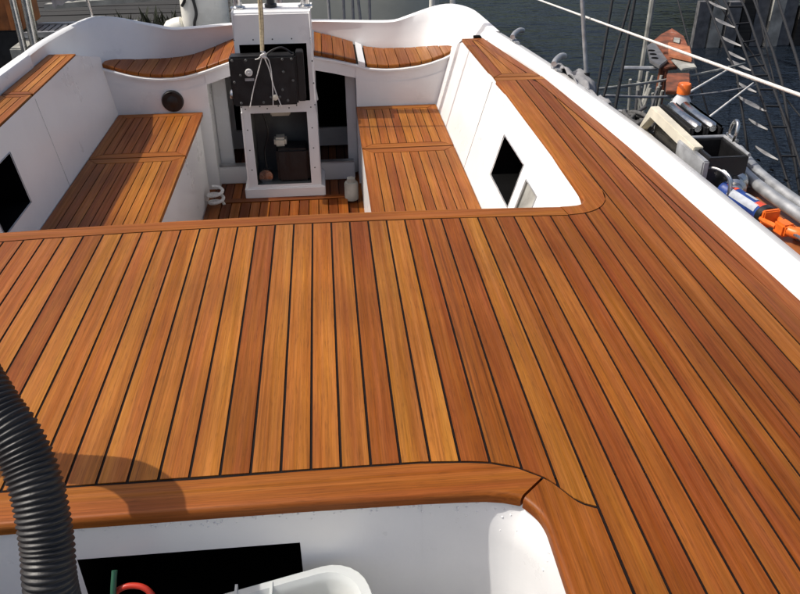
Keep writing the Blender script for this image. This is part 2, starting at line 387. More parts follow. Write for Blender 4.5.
# rim of the hatch well in the foreground
FA_ = [((-.225, .870), (-.225, .791)), ((-.074, .872), (-.072, .791)), ((.106, .871), (.096, .789)), ((.18, .865), (.16, .7865)), ((.211, .86), (.19, .7845)), ((.25, .846), (.214, .7800)), ((.2805, .8243), (.2365, .772))]
FB_ = [((.283, .8215), (.239, .769)), ((.293, .813), (.248, .756)), ((.307, .79), (.256, .74)), ((.321, .768), (.26, .722)), ((.341, .757), (.2605, .706)), ((.343, .7565), (.2605, .703)), ((.343, .754), (.2605, .70)), ((.343, .62), (.2605, .60)), ((.343, -.34), (.2605, -.34))]
slim = lambda prs: [(a, (b[0]*1.022, b[1]*1.022 if b[1] > .5 else b[1])) for a, b in prs]
FA, FB = slim(FA_), slim(FB_)
mp_ = lambda prs: [((mir(a[0]), a[1]), (mir(b[0]), b[1])) for a, b in prs]
rim(mp_(FA[1:])[::-1]+FA, 'rim_board', tint('M'), 'teak_x'); rim(FB, 'rim_board', tint('R'), 'teak_y'); rim(mp_(FB), 'rim_board', tint('R'), 'teak_y')
# rim of the cockpit
CI = lambda x: 1.727-.022*((x+.1)/.67)**2+.055
xs = [mir(.57)+(.57-mir(.57))*i/16 for i in range(17)]
rim([((x, cock_out(x)), (x*.985, CI(x))) for x in xs], 'rim_board', tint('M'), 'teak_x', .009, .028)
CB = [((.573, 1.7075), (.564, 1.762)), ((.61, 1.712), (.595, 1.763)), ((.64, 1.724), (.614, 1.767)), ((.668, 1.748), (.627, 1.777)), ((.685, 1.775), (.634, 1.795)), ((.699, 1.81), (.637, 1.83)), ((.7015, 1.86), (.637, 1.88)), ((.7015, 2.5), (.634, 2.5)), ((.7015, 2.895), (.627, 2.895))]
rim(CB, 'rim_board', tint('M'), 'teak_y', .009, .028); rim(mp_(CB[:7]), 'rim_board', tint('M'), 'teak_y', .009, .028)

# white rail along the right and left side
def rail_rows(f, sgn, ys, zc, prof):
    return [[Vector((f(y)+sgn*dx, y, zc(y)*k_ if k_ > 0 else k_)) for dx, k_ in prof] for y in ys]
RPROF = [(-.001, -.03), (0, .10), (.004, .22), (.0245, .975), (.0275, 1.0), (.031, .985), (.066, .70), (.072, .55), (.074, -.05), (.03, -.05)]
LPROF = [(-.001, -.03), (0, .1), (.004, .88), (.009, 1.0), (.046, 1.0), (.055, .85), (.058, -.05), (.03, -.05)]
zc = lambda y: interp(y, [(2.2, .046), (2.9, .032), (3.3, .036), (4.0, .046)])
ys = [-1.0+i*.1 for i in range(47)]
link('toe_rail', mesh(*closed_loft(rail_rows(foot, 1, ys, zc, RPROF))), 'white', yacht, smooth=True)
lfoot = lambda y: -1.19+.012*max(0, y-3.0)*2
link('toe_rail', mesh(*closed_loft(rail_rows(lfoot, -1, ys[:44], lambda y: .050, LPROF))), 'white', yacht, smooth=True)

# cockpit side walls
SZ, FZ, YB = -.36, -.76, 3.80
def wall_right(y, t): return Vector((interp(y, [(1.75, .640), (2.94, .628), (3.8, .622)])*(1-t)+(.52)*t, y, -.006+t*(SZ-.03+.006)))
def wall_left(y, t): return Vector((-1.072*(1-t)-1.018*t, y, -.006+t*(SZ-.03+.006)))
for fn, nm, hole in ((wall_right, 'coaming_wall', [((2.305, 2.585), (.26, .63)), ((2.106, 2.232), (.32, .60))]), (wall_left, 'coaming_wall', [((2.30, 2.555), (.22, .675))])):
    # wall cut by recessed locker openings
    ysn = sorted({1.75, 3.595 if fn is wall_right else 3.52, YB+.02} | {v for h in hole for v in h[0]}); tsn = sorted({0., 1.} | {v for h in hole for v in h[1]})
    V, F = [], []
    for i in range(len(ysn)-1):
        for j in range(len(tsn)-1):
            ym, tm = (ysn[i]+ysn[i+1])/2, (tsn[j]+tsn[j+1])/2
            if any(h[0][0] < ym < h[0][1] and h[1][0] < tm < h[1][1] for h in hole): continue
            if ym > (3.595 if fn is wall_right else 3.52) and tsn[j] == 0:
                a = [fn(ysn[i], 0.01), fn(ysn[i+1], .22), fn(ysn[i+1], tsn[j+1]), fn(ysn[i], tsn[j+1])]
            else: a = [fn(ysn[i], tsn[j]), fn(ysn[i+1], tsn[j]), fn(ysn[i+1], tsn[j+1]), fn(ysn[i], tsn[j+1])]
            F.append(tuple(range(len(V), len(V)+4))); V += a
    ins = Vector((.10, 0, 0)) if fn is wall_right else Vector((-.10, 0, 0))
    me = mesh(V, F); bm = bmesh.new(); bm.from_mesh(me); bmesh.ops.remove_doubles(bm, verts=bm.verts, dist=1e-5); bm.to_mesh(me); bm.free()
    wall = link(nm, me, 'white', yacht)
    for (ya, yb), (ta, tb) in hole:
        q = [fn(ya, ta), fn(yb, ta), fn(yb, tb), fn(ya, tb)]; d = [p+ins*(1 if yb-ya > .2 else .08) for p in q]; V = q+d
        F = [(4, 5, 6, 7)]+[(i, (i+1) % 4, 4+(i+1) % 4, 4+i) for i in range(4)]
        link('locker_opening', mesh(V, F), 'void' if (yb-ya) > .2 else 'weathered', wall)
        rr = [p-ins*.004+(p-sum(q, Vector())/4).normalized()*.004 for p in q]
        link('locker_frame', mesh(*tube(rr, .0028, 6, closed=True)), 'alu', wall, smooth=True)
    y_ = 2.945 if fn is wall_right else 2.92
    link('panel_joint', mesh(*tube([fn(y_, .03)-ins*.004, fn(y_-.0, .98)-ins*.004], .0011, 6)), 'alu', wall)

# cockpit floor: dark boards, with the shade down here put into their tints
floor = part_empty('cockpit_floor', yacht, (XC, 3.0, FZ))
link('caulking', mesh(*box(-.75, .25, 1.80, 4.55, FZ-.04, FZ-.0105)), 'caulk', floor)
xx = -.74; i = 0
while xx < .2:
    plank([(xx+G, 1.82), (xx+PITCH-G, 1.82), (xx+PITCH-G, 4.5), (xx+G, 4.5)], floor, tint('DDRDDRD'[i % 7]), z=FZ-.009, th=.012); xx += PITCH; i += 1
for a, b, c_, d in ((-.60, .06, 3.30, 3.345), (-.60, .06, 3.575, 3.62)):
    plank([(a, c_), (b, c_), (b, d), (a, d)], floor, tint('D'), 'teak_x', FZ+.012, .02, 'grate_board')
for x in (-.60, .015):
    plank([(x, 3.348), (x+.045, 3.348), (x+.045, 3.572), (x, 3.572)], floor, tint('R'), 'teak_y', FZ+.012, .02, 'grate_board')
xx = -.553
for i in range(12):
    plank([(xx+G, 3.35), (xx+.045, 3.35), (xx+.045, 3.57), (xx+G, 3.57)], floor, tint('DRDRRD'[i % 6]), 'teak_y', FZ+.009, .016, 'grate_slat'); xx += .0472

# benches along the two sides
def bench(side):
    if side > 0: xi, xo = .126, .524
    else: xi, xo = -.618, -1.020
    b = part_empty('bench_seat', yacht, ((xi+xo)/2, 2.8, SZ))
    a, c_ = min(xi, xo), max(xi, xo); ins = .012
    la, lc = (a+ins, c_-.002) if side > 0 else (a+.002, c_-ins)
    rad = .05; pts = [(la, 1.80), (lc, 1.80)]
    if side > 0:
        pts += [(lc, 3.785)]+[(la+rad-rad*math.sin(t*math.pi/10), 3.785-rad+rad*math.cos(t*math.pi/10)) for t in range(6)]
    else:
        pts += [(lc-rad+rad*math.sin(t*math.pi/10), 3.785-rad+rad*math.cos(t*math.pi/10)) for t in range(5, -1, -1)]+[(la, 3.785)]
        pts = [(la, 1.80), (lc, 1.80)]+pts[2:-1]+[(la, 3.785)]
    link('locker_box', mesh(*prism(pts, FZ-.02, SZ-.021)), 'white', b, smooth=True)
    link('caulking', mesh(*prism([(x+(.004 if x < (a+c_)/2 else -.004), y-.004) for x, y in pts], SZ-.0205, SZ-.002)), 'caulk', b)
    panel(a, c_, 1.82, 3.193, .05, SZ, b, 'M', 8, keys='TRTLRTMT' if side > 0 else 'RMRRMTLT')
    panel(a, c_, 3.203, 3.79, .05, SZ, b, 'M', 8, keys='TMTRLTMT' if side > 0 else 'RRMRMTTL')
bench(1); bench(-1)

# stern: dished helm bench, front wall with foot recess, back coaming
DISH = [(-1.07, -.124), (-1.0, -.147), (-.937, -.167), (-.87, -.180), (-.806, -.186), (-.74, -.186), (-.684, -.180), (-.63, -.168), (-.579, -.154), (-.52, -.135), (-.46, -.116), (-.38, -.10), (-.30, -.092), (-.22, -.09), (-.14, -.093), (-.065, -.103), (.03, -.122), (.138, -.149), (.17, -.160), (.2, -.168), (.28, -.175), (.352, -.173), (.43, -.165), (.493, -.152), (.56, -.13), (.62, -.101)]
BACK = [(-1.07, 3.82), (-1.03, 3.93), (-.973, 4.0), (-.89, 4.08), (-.8, 4.13), (-.7, 4.16), (-.6, 4.2), (-.5, 4.23), (-.3, 4.26), (-.1, 4.26), (.1, 4.21), (.2, 4.17), (.36, 4.14), (.48, 4.08), (.55, 4.0), (.6, 3.9), (.62, 3.82)]
dz = lambda x: interp(x, DISH); bk = lambda x: interp(x, BACK)
stern = part_empty('stern_bench', yacht, (XC, 3.95, -.15))
fx = [-1.07+1.69*i/56 for i in range(57)]
V, F = loft([[Vector((x, YB+.003, dz(x)-.075)), Vector((x, YB+.003, dz(x)-.022)), Vector((x, YB-.008, dz(x)-.018)), Vector((x, YB-.008, dz(x)-.010)), Vector((x, YB+.01, dz(x)-.008)), Vector((x, bk(x)+.03, dz(x)-.008))] for x in fx])
link('seat_shell', mesh(V, F), 'white', stern, smooth=True)
def stern_planks(x0, x1, keys):
    n = max(1, round((x1-x0)/.056)); 
    for i in range(n):
        a = x0+(x1-x0)*i/n+.0015; b = x0+(x1-x0)*(i+1)/n-.0015
        rows = []
        for t in range(4):
            x = a+(b-a)*t/3
            f_ = YB+.008; q = max(bk(x)-.004, f_+.004)
            rows.append([Vector((x, f_, dz(x)-.006)), Vector((x, f_, dz(x)+.006)), Vector((x, f_+.004, dz(x)+.010)), Vector((x, q, dz(x)+.010)), Vector((x, q, dz(x)-.006))])
        link('plank', mesh(*closed_loft(rows)), 'teak_y', stern, color=tint(keys[i % len(keys)]))
stern_planks(-1.055, -.575, 'MRMTRM'); stern_planks(-.572, .136, 'RMRTRM'); stern_planks(.186, .612, 'TMTRTLM')
link('caulking', mesh(*loft([[Vector((x, YB+.012, dz(x)-.003)), Vector((x, bk(x), dz(x)-.003))] for x in fx if not .138 < x < .182 ][:100])), 'caulk', stern)
link('divider_strip', mesh(*closed_loft([[Vector((x, YB-.006, dz(x)-.008)), Vector((x, YB-.006, dz(x)+.014)), Vector((x, bk(x), dz(x)+.014)), Vector((x, bk(x), dz(x)-.008))] for x in (.146, .158, .168, .178)])), 'white', stern)
# front wall under the bench, left and right of the foot recess
RL, RR = -.585, .132
def front_wall(x0, x1):
    n = 14; rows = []
    for i in range(n+1):
        x = x0+(x1-x0)*i/n; rows.append([Vector((x, YB, dz(x)-.07)), Vector((x, YB, -.30)), Vector((x, YB, -.45)), Vector((x, YB, FZ-.01))])
    return loft(rows)
w1 = link('stern_wall', mesh(*front_wall(-1.09, RL)), 'white', yacht); w2 = link('stern_wall', mesh(*front_wall(RR, .66)), 'white', yacht)
YR = 4.36
for x, s in ((RL, -1), (RR, 1)):
    link('recess_side', mesh(*loft([[Vector((x, y, dz(x)-.03)), Vector((x, y, FZ-.01))] for y in (YB, 4.0, 4.2, YR)])), 'white', yacht)
    link('recess_rib', bevel_mesh(box(x-.050 if s > 0 else x+.001, x-.001 if s > 0 else x+.072, 3.93, 3.96, FZ, -.20), .004), 'white', yacht)
rb = link('recess_back', mesh(*join(box(RL, RR, YR, YR+.02, FZ, -.655), box(RL, -.54, YR, YR+.02, -.655, -.2), box(.09, RR, YR, YR+.02, -.655, -.2))), 'white', yacht)
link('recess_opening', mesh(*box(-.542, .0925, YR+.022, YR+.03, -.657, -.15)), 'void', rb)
# round speaker on the left part of the stern wall
sp = link('speaker', mesh(*lathe((-.755, YB+.002, -.303), (0, -1, 0), [(0, .052), (.010, .052), (.016, .048), (.017, .040), (.014, .036), (.019, .020), (.021, .0)], 28)), 'black', w1, smooth=True)
# back coaming that sweeps round the corners
TOP = [(-1.204, 3.30, .050), (-1.200, 3.5, .050), (-1.180, 3.7, .050), (-1.150, 3.88, .050), (-1.10, 4.03, .050), (-1.02, 4.10, .030), (-.93, 4.12, .004), (-.85, 4.125, -.014), (-.77, 4.13, -.032), (-.70, 4.155, -.036), (-.6, 4.19, -.038), (-.48, 4.22, -.036), (-.225, 4.25, -.034), (-.05, 4.25, -.036), (.1, 4.22, -.036), (.25, 4.19, -.036), (.35, 4.165, -.030), (.42, 4.16, -.010), (.49, 4.16, .012), (.565, 4.16, .034), (.635, 4.14, .046), (.69, 4.06, .046), (.716, 3.96, .044), (.728, 3.80, .043), (.738, 3.66, .041), (.748, 3.54, .038)]
BOT = [(-1.192, 3.30, -.01), (-1.186, 3.5, -.006), (-1.15, 3.66, -.06), (-1.10, 3.80, -.118), (-1.05, 3.93, -.135), (-1.0, 4.0, -.15), (-.92, 4.06, -.17), (-.85, 4.10, -.182), (-.77, 4.14, -.185), (-.70, 4.16, -.184), (-.6, 4.2, -.16), (-.48, 4.235, -.12), (-.225, 4.262, -.092), (-.05, 4.25, -.10), (.1, 4.21, -.14), (.25, 4.16, -.172), (.35, 4.14, -.174), (.42, 4.11, -.168), (.48, 4.08, -.155), (.53, 4.03, -.143), (.58, 3.95, -.124), (.615, 3.86, -.105), (.635, 3.80, -.10), (.660, 3.70, -.055), (.690, 3.62, -.012), (.706, 3.54, -.008)]
T_ = spline(TOP, 3); B_ = spline(BOT, 3); rows = []
for i, (t, b) in enumerate(zip(T_, B_)):
    tan = (T_[min(i+1, len(T_)-1)]-T_[max(i-1, 0)]).normalized(); out = Vector((-tan.y, tan.x, 0)).normalized()
    b = Vector((b.x, b.y, b.z-.012))
    rows.append([b, b.lerp(t, .35)-out*.006, b.lerp(t, .75)-out*.004, t-out*.012-Vector((0, 0, .006)), t-out*.004, t+out*.024-Vector((0, 0, .001)), t+out*.036-Vector((0, 0, .016)), t+out*.06+Vector((0, 0, -.06)), Vector((t.x, t.y, 0))+out*(.06+.28*max(0, out.y)**2)+Vector((0, 0, -.24)), Vector((t.x, t.y, 0))+out*(.05+.30*max(0, out.y)**2)+Vector((0, 0, WZ-.1))])
link('stern_coaming', mesh(*loft(rows)), 'white', yacht, smooth=True)
# sloping filler between the side deck ends and the stern wall
link('corner_filler', mesh([(-1.19, 3.505, -.004), (-1.07, 3.505, -.004), (-1.062, 3.815, -.108), (-1.12, 3.83, -.118), (-1.07, 3.505, -.03)], [(0, 1, 2, 3)]), 'white', yacht)
link('corner_filler', mesh([(.612, 3.587, -.004), (.706, 3.587, -.004), (.655, 3.83, -.085), (.612, 3.815, -.095)], [(0, 1, 2, 3)]), 'white', yacht)
# hull sides
hull_rows = [[Vector((foot(y)+.072, y, -.04)), Vector((foot(y)+.05, y, -.45)), Vector((foot(y)-.05, y, WZ-.15))] for y in ys]
hl = [[Vector((lfoot(y)-.067, y, -.04)), Vector((lfoot(y)-.05, y, -.45)), Vector((lfoot(y)+.05, y, WZ-.15))] for y in ys]
link('hull', mesh(*join(loft(hull_rows), loft(hl))), 'white', yacht, smooth=True)

# hatch well in the foreground
inner = [(b[0], b[1]) for a, b in mp_(FB)[::-1]]+[(b[0], b[1]) for a, b in mp_(FA[1:])[::-1]]+[(b[0], b[1]) for a, b in FA]+[(b[0], b[1]) for a, b in FB]
def off(p):
    d = Vector((p[0]-XC, p[1]-.3)); return (p[0]+.004*(1 if d.x > 0 else -1), p[1]+.005 if p[1] > .7 else p[1])
inner = [off(p) for p in inner]
well = part_empty('hatch_well', yacht, (XC, .3, -.4))
fine_ = []
for (xa, ya), (xb, yb) in zip(inner, inner[1:]):
    k_ = max(1, int(math.hypot(xb-xa, yb-ya)/.012)) if ya > .55 or yb > .55 else 1
    k_ = min(k_, 12)
    for i in range(k_): fine_.append((xa+(xb-xa)*i/k_, ya+(yb-ya)*i/k_))
inner = fine_+[inner[-1]]
def low(p):                                   # the wider corner curve lower down
    x, y = p; m_ = x < XC
    if m_: x = mir(x)
    cx_, cy_, r_ = .146, .689, .124; d = Vector((x-cx_, y-cy_))
    if d.x > 0 and d.y > 0: d = d.normalized()*r_; x, y = cx_+d.x, cy_+d.y
    elif d.x <= 0: y = .813 if y > .7 else y
    return (mir(x) if m_ else x, y)
def mixp(p, t): q_ = low(p); return (p[0]+(q_[0]-p[0])*t, p[1]+(q_[1]-p[1])*t)
V, F = loft([[Vector((*mixp(p, t), z)) for t, z in ((0, -.018), (.08, -.026), (.30, -.038), (.62, -.052), (.88, -.070), (1, -.09), (1, -.95))] for p in inner])
HX0, HX1, HZ0, HZ1 = -.400, -.079, -.26, -.085
# far wall rebuilt with a cut-out
keep = []
for f in F:
    c_ = sum((V[i] for i in f), Vector())/4
    if c_.y > .80 and -.5515 < c_.x < .1015: continue
    keep.append(f)
yw = .797
q = lambda x: .8125
def quadwall(x0, x1, z0, z1): return ([Vector((x0, q(x0), z0)), Vector((x1, q(x1), z0)), Vector((x1, q(x1), z1)), Vector((x0, q(x0), z1))], [(0, 1, 2, 3)])
link('well_wall', mesh(*join((V, keep), quadwall(mir(.1022), HX0, -.95, -.018), quadwall(HX1, .1022, -.95, -.018), quadwall(HX0, HX1, HZ1, -.018), quadwall(HX0, HX1, -.95, HZ0))), 'white', well, smooth=True)
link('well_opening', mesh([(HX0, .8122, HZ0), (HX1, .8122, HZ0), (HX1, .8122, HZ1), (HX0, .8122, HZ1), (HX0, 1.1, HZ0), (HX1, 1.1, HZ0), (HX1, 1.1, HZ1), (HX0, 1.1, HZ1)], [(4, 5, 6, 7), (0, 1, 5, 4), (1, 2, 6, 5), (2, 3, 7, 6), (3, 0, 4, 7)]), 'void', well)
link('well_floor', mesh(*box(-.75, .30, -.40, .83, -.98, -.94)), 'greybox', well)
link('well_end', mesh(*box(-.72, .27, -.36, -.345, -.95, -.004)), 'white', well)
link('shelf', mesh(*box(-.70, .255, .55, .810, -.30, -.285)), 'greybox', well)

# steering pedestal
ped = part_empty('steering_pedestal', yacht, (-.24, 3.73, FZ))
PX0, PX1, PXB0, PXB1, PYF, PYB, PZT = -.412, -.066, -.425, -.062, 3.63, 3.84, .125
zs = [(FZ-.02, 0), (FZ+.075, 0), (-.690, 1), (-.330, 2), (-.270, 1), (-.008, 2), (PZT, 0)]
lx = lambda z: PXB0+(PX0-PXB0)*(z-FZ)/(PZT-FZ); rx = lambda z: PXB1+(PX1-PXB1)*(z-FZ)/(PZT-FZ)
O1 = (-.375, -.112, -.685, -.325); O2 = (-.392, -.092, -.272, -.010)
zl = sorted([FZ, O1[2], O1[3], O2[2], O2[3], PZT]); V, F = [], []
def pf(x0, x1, z0, z1):
    F.append(tuple(range(len(V), len(V)+4))); V.extend([(x0(z0), PYF, z0), (x1(z0), PYF, z0), (x1(z1), PYF, z1), (x0(z1), PYF, z1)])
for z0, z1 in zip(zl, zl[1:]):
    h = O1 if abs(z0-O1[2]) < 1e-6 else O2 if abs(z0-O2[2]) < 1e-6 else None
    if h: pf(lx, lambda z: h[0], z0, z1); pf(lambda z: h[1], rx, z0, z1)
    else: pf(lx, rx, z0, z1)
for xf in (lx, rx):
    for z0, z1 in zip(zl, zl[1:]):
        F.append(tuple(range(len(V), len(V)+4))); V += [(xf(z0), PYF, z0), (xf(z0), PYB, z0), (xf(z1), PYB, z1), (xf(z1), PYF, z1)]
for z0, z1 in zip(zl, zl[1:]):
    F.append(tuple(range(len(V), len(V)+4))); V += [(lx(z0), PYB, z0), (rx(z0), PYB, z0), (rx(z1), PYB, z1), (lx(z1), PYB, z1)]
F.append(tuple(range(len(V), len(V)+4))); V += [(PX0, PYF, PZT), (PX1, PYF, PZT), (PX1, PYB, PZT), (PX0, PYB, PZT)]
me = mesh(V, F); bm = bmesh.new(); bm.from_mesh(me); bmesh.ops.remove_doubles(bm, verts=bm.verts, dist=1e-5)
ed = [e for e in bm.edges if len(e.link_faces) == 2 and e.calc_face_angle(0) > R(40)]
bmesh.ops.bevel(bm, geom=ed, offset=.007, segments=3, affect='EDGES'); bm.to_mesh(me); bm.free()
link('housing', me, 'white', ped, smooth=True)
link('base_plinth', bevel_mesh(box(-.440, -.046, PYF-.012, PYB+.01, FZ-.015, FZ+.062), .006), 'white', ped, smooth=True)
def niche(h, name, mat, dep):
    x0, x1, z0, z1 = h; a = PYF+.0005; b = PYF+dep
    return link(name, mesh([(x0, a, z0), (x1, a, z0), (x1, a, z1), (x0, a, z1), (x0, b, z0), (x1, b, z0), (x1, b, z1), (x0, b, z1)], [(4, 5, 6, 7), (0, 1, 5, 4), (1, 2, 6, 5), (2, 3, 7, 6), (3, 0, 4, 7)]), mat, ped)
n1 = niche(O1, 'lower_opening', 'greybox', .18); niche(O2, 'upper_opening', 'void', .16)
link('drive_motor', bevel_mesh(box(-.275, -.118, PYF+.02, PYF+.15, -.684, -.515), .012), 'black', n1, smooth=True)
link('bracket', bevel_mesh(box(-.282, -.222, PYF+.05, PYF+.12, -.512, -.468), .01), 'cream', n1, smooth=True)
link('mount_plate', bevel_mesh(box(-.29, -.195, PYF+.10, PYF+.16, -.375, -.340), .006), 'cream', n1, smooth=True)
link('pulley', mesh(*lathe((-.335, PYF+.03, -.655), (0, 1, 0), [(0, .012), (.002, .034), (.02, .036), (.022, .028), (.045, .030), (.05, .0)], 20)), 'steel', n1, smooth=True)
link('cable', mesh(*tube(spline([(-.33, PYF+.10, -.34), (-.31, PYF+.11, -.45), (-.335, PYF+.10, -.55), (-.33, PYF+.08, -.64)]), .005, 8)), 'black', n1, smooth=True)
def screws(h, parent, n_x, n_z, off_=.021):
    x0, x1, z0, z1 = h[0]-off_, h[1]+off_, h[2]-off_, h[3]+off_
    pts = [(x0+(x1-x0)*i/n_x, z) for i in range(n_x+1) for z in (z0, z1)]+[(x, z0+(z1-z0)*i/n_z) for i in range(1, n_z) for x in (x0, x1)]
    for x, z in pts: link('screw_hole', mesh(*lathe((x, PYF+.002, z), (0, -1, 0), [(0, .0035), (.0028, .0035), (.003, .002), (.003, 0)], 8)), 'greybox', ped)
screws(O1, ped, 3, 4); screws(O2, ped, 4, 3)
for x in (-.392, -.088):     # guard tubes rising from the pedestal top
    g_ = link('guard_tube', mesh(*tube(spline([(x, 3.74, PZT-.01), (x, 3.74, .5), (x, 3.745, 1.3), (x+(.06 if x < -.2 else -.06), 3.75, 1.5), (-.24, 3.75, 1.53)], 8), .021, 14)), 'steel', ped, smooth=True)
    link('flange', mesh(*lathe((x, 3.74, PZT-.001), (0, 0, 1), [(0, .034), (.008, .034), (.012, .022), (.02, .020)], 20)), 'steel', g_, smooth=True)
link('compass_mount', mesh(*lathe((-.245, 3.76, PZT-.002), (0, 0, 1), [(0, .028), (.015, .028), (.018, .018), (.05, .016), (.05, 0)], 20)), 'black', ped, smooth=True)
# threshold beam across the floor behind the pedestal
bmv = link('threshold_beam', bevel_mesh(box(RL-.06, RR-.02, 3.86, 3.90, FZ-.01, -.675), .006), 'white', yacht, smooth=True)
link('metal_strip', mesh(*box(RL-.055, RR-.025, 3.862, 3.898, -.6745, -.668)), 'alu', bmv)

# rail fittings of the right-hand toe rail
def cleat(x, y, z, name='fairlead'):
    c_ = part_empty(name, yacht, (x, y, z))
    link('base', bevel_mesh(box(x-.012, x+.014, y-.045, y+.045, z-.004, z+.006), .004), 'alu', c_, smooth=True)
    link('post', mesh(*tube([(x-.012, y, z-.06), (x-.010, y, z+.01), (x, y+.01, z+.028)], [.012, .010, .008], 10)), 'alu', c_, smooth=True)
    link('horn', mesh(*tube(spline([(x-.015, y-.02, z+.022), (x, y+.01, z+.03), (x+.03, y+.05, z+.034), (x+.05, y+.07, z+.028)]), .011, 10)), 'alu', c_, smooth=True)
cleat(.800, 3.36, .034); cleat(.862, 2.92, .032)
link('drain_slot', mesh(*box(.668, .70, 3.592, 3.625, -.006, .005)), 'void', yacht)

# varnished strake outside the toe rail, with the grey rubbing tubes
STK = -.055
stk = link('rubbing_strake', bevel_mesh(prism([(foot(y)+.075, y) for y in (.9, 1.3, 1.7, 2.1, 2.45)]+[(1.19, 2.45), (1.21, 1.7), (1.20, .9)], STK-.03, STK), .006), 'varnish', yacht, smooth=True)
for xo, zo, rr in ((1.150, STK+.034, .016), (1.184, STK+.040, .015)):
    link('rubbing_tube', mesh(*tube(spline([(xo+.03, 2.13, zo), (xo+.002, 1.95, zo), (xo+.002, 1.78, zo), (xo+.02, 1.55, zo), (xo+.03, 1.2, zo)]), rr, 14)), 'alu', stk, smooth=True)
for y in (1.3, 1.62, 1.95): link('tube_clip', bevel_mesh(box(1.12, 1.205, y-.012, y+.012, STK-.002, STK+.022), .004), 'alu', stk)
for i in range(7): link('rivet', mesh(*lathe((1.205, 1.55+i*.075, STK+.056), (.3, 0, 1), [(0, .006), (.004, .005), (.005, 0)], 8)), 'void', stk)

# ------------------------------------------------------------------ loose things on and round the cockpit
# instrument box hung in front of the pedestal
IY0, IY1 = 3.535, 3.612
ib = thing('instrument_box', 'black instrument box lashed with cord in front of the steering pedestal', 'instrument box', (-.285, 3.57, -.265))
me = bevel_mesh(prism([(-.436, IY0), (-.142, IY0), (-.142, IY1), (-.436, IY1)], -.262, -.040), .008); link('case', me, 'black', ib, smooth=True)
link('side_plate', bevel_mesh(box(-.142, -.108, IY0+.012, IY1, -.250, -.028), .004), 'black', ib)
link('dial', mesh(*lathe((-.352, IY0+.002, -.108), (0, -1, 0), [(0, .017), (.008, .017), (.011, .014), (.011, .004), (.013, .003), (.013, 0)], 20)), 'cord', ib, smooth=True)
link('name_plate', mesh(*box(-.372, -.332, IY0-.002, IY0+.003, -.146, -.134)), 'alu', ib)
link('connector', mesh(*lathe((-.245, IY0+.002, -.222), (0, -1, 0), [(0, .013), (.014, .013), (.016, .010), (.016, 0)], 16)), 'cream', ib, smooth=True)
link('side_knob', mesh(*lathe((-.434, 3.57, -.215), (-1, 0, 0), [(0, .022), (.010, .022), (.014, .018), (.014, 0)], 18)), 'steel', ib, smooth=True)
for x, z in ((-.42, -.055), (-.36, -.055), (-.30, -.05), (-.20, -.055), (-.16, -.055), (-.42, -.15), (-.40, -.245), (-.30, -.245), (-.19, -.24), (-.16, -.15), (-.20, -.11), (-.21, -.19), (-.39, -.12), (-.265, -.222), (-.225, -.222)):
    link('bolt', mesh(*lathe((x, IY0+.002, z), (0, -1, 0), [(0, .006), (.004, .006), (.006, .004), (.006, 0)], 10)), 'greybox', ib)
link('cable', mesh(*tube(spline([(-.145, 3.57, -.05), (-.20, 3.56, -.01), (-.26, 3.55, -.03), (-.27, 3.53, -.06)]), .0045, 8)), 'black', ib, smooth=True)
rp = thing('hanging_rope', 'pale rope hanging down to the black instrument box and knotted to white cord', 'rope', (-.284, 3.52, -.02))
link('rope', mesh(*tube(spline([(-.262, 3.52, 1.2), (-.270, 3.52, .5), (-.276, 3.52, .15), (-.284, 3.52, -.01)]), .0075, 8)), 'rope', rp, smooth=True)
link('rope', mesh(*tube(spline([(-.256, 3.515, 1.2), (-.262, 3.515, .5), (-.268, 3.515, .15), (-.280, 3.515, -.01)]), .0055, 8)), 'rope', rp, smooth=True)
kn = link('knot', mesh(*tube(spline([(-.29, 3.52, -.012), (-.272, 3.515, -.022), (-.29, 3.512, -.032), (-.272, 3.515, -.040), (-.288, 3.52, -.03)]), .0055, 8)), 'cord', rp, smooth=True)
for P in ([(-.284, 3.515, -.03), (-.305, 3.528, -.09), (-.335, 3.530, -.17), (-.362, 3.530, -.262), (-.362, 3.56, -.268)], [(-.282, 3.515, -.03), (-.262, 3.528, -.09), (-.246, 3.530, -.18), (-.222, 3.530, -.262), (-.222, 3.56, -.268)],
          [(-.278, 3.515, -.03), (-.258, 3.528, -.06), (-.252, 3.528, -.14), (-.258, 3.530, -.262), (-.258, 3.56, -.268)], [(-.286, 3.515, -.03), (-.302, 3.52, -.045), (-.318, 3.524, -.05)]):
    link('cord', mesh(*tube(spline(P), .0024, 6)), 'cord', rp, smooth=True)

# corrugated hose
HP = spline([(-.372, .665, -.30), (-.370, .665, -.12), (-.371, .668, .015), (-.372, .699, .08), (-.379, .728, .128), (-.391, .752, .160), (-.407, .771, .190), (-.424, .786, .210), (-.450, .814, .240), (-.492, .862, .278), (-.56, .91, .298), (-.63, .93, .28), (-.70, .95, .22), (-.80, .96, .11), (-.90, .97, .045), (-1.05, 1.0, .036), (-1.16, 1.02, .060), (-1.24, 1.03, .085), (-1.32, 1.04, .05), (-1.36, 1.04, -.10), (-1.37, 1.04, -.6), (-1.37, 1.04, -1.2)], 30)
# resample evenly and add ridges
D = [0]
for a, b in zip(HP, HP[1:]): D.append(D[-1]+(b-a).length)
def at_len(s):
    for i in range(len(D)-1):
        if D[i+1] >= s: t = (s-D[i])/(D[i+1]-D[i]+1e-9); return HP[i].lerp(HP[i+1], t)
    return HP[-1]
step = .00142; N = int(D[-1]/step); HPT, HR = [], []
for i in range(N):
    HPT.append(at_len(i*step)); HR.append((.0318, .0312, .0290, .0284, .0305)[i % 5])
hs = link('corrugated_hose', mesh(*tube(HPT, HR, 36)), 'rubber', smooth='all'); tag(hs, 'black corrugated hose arching over the deck edge into the hatch well', 'hose')

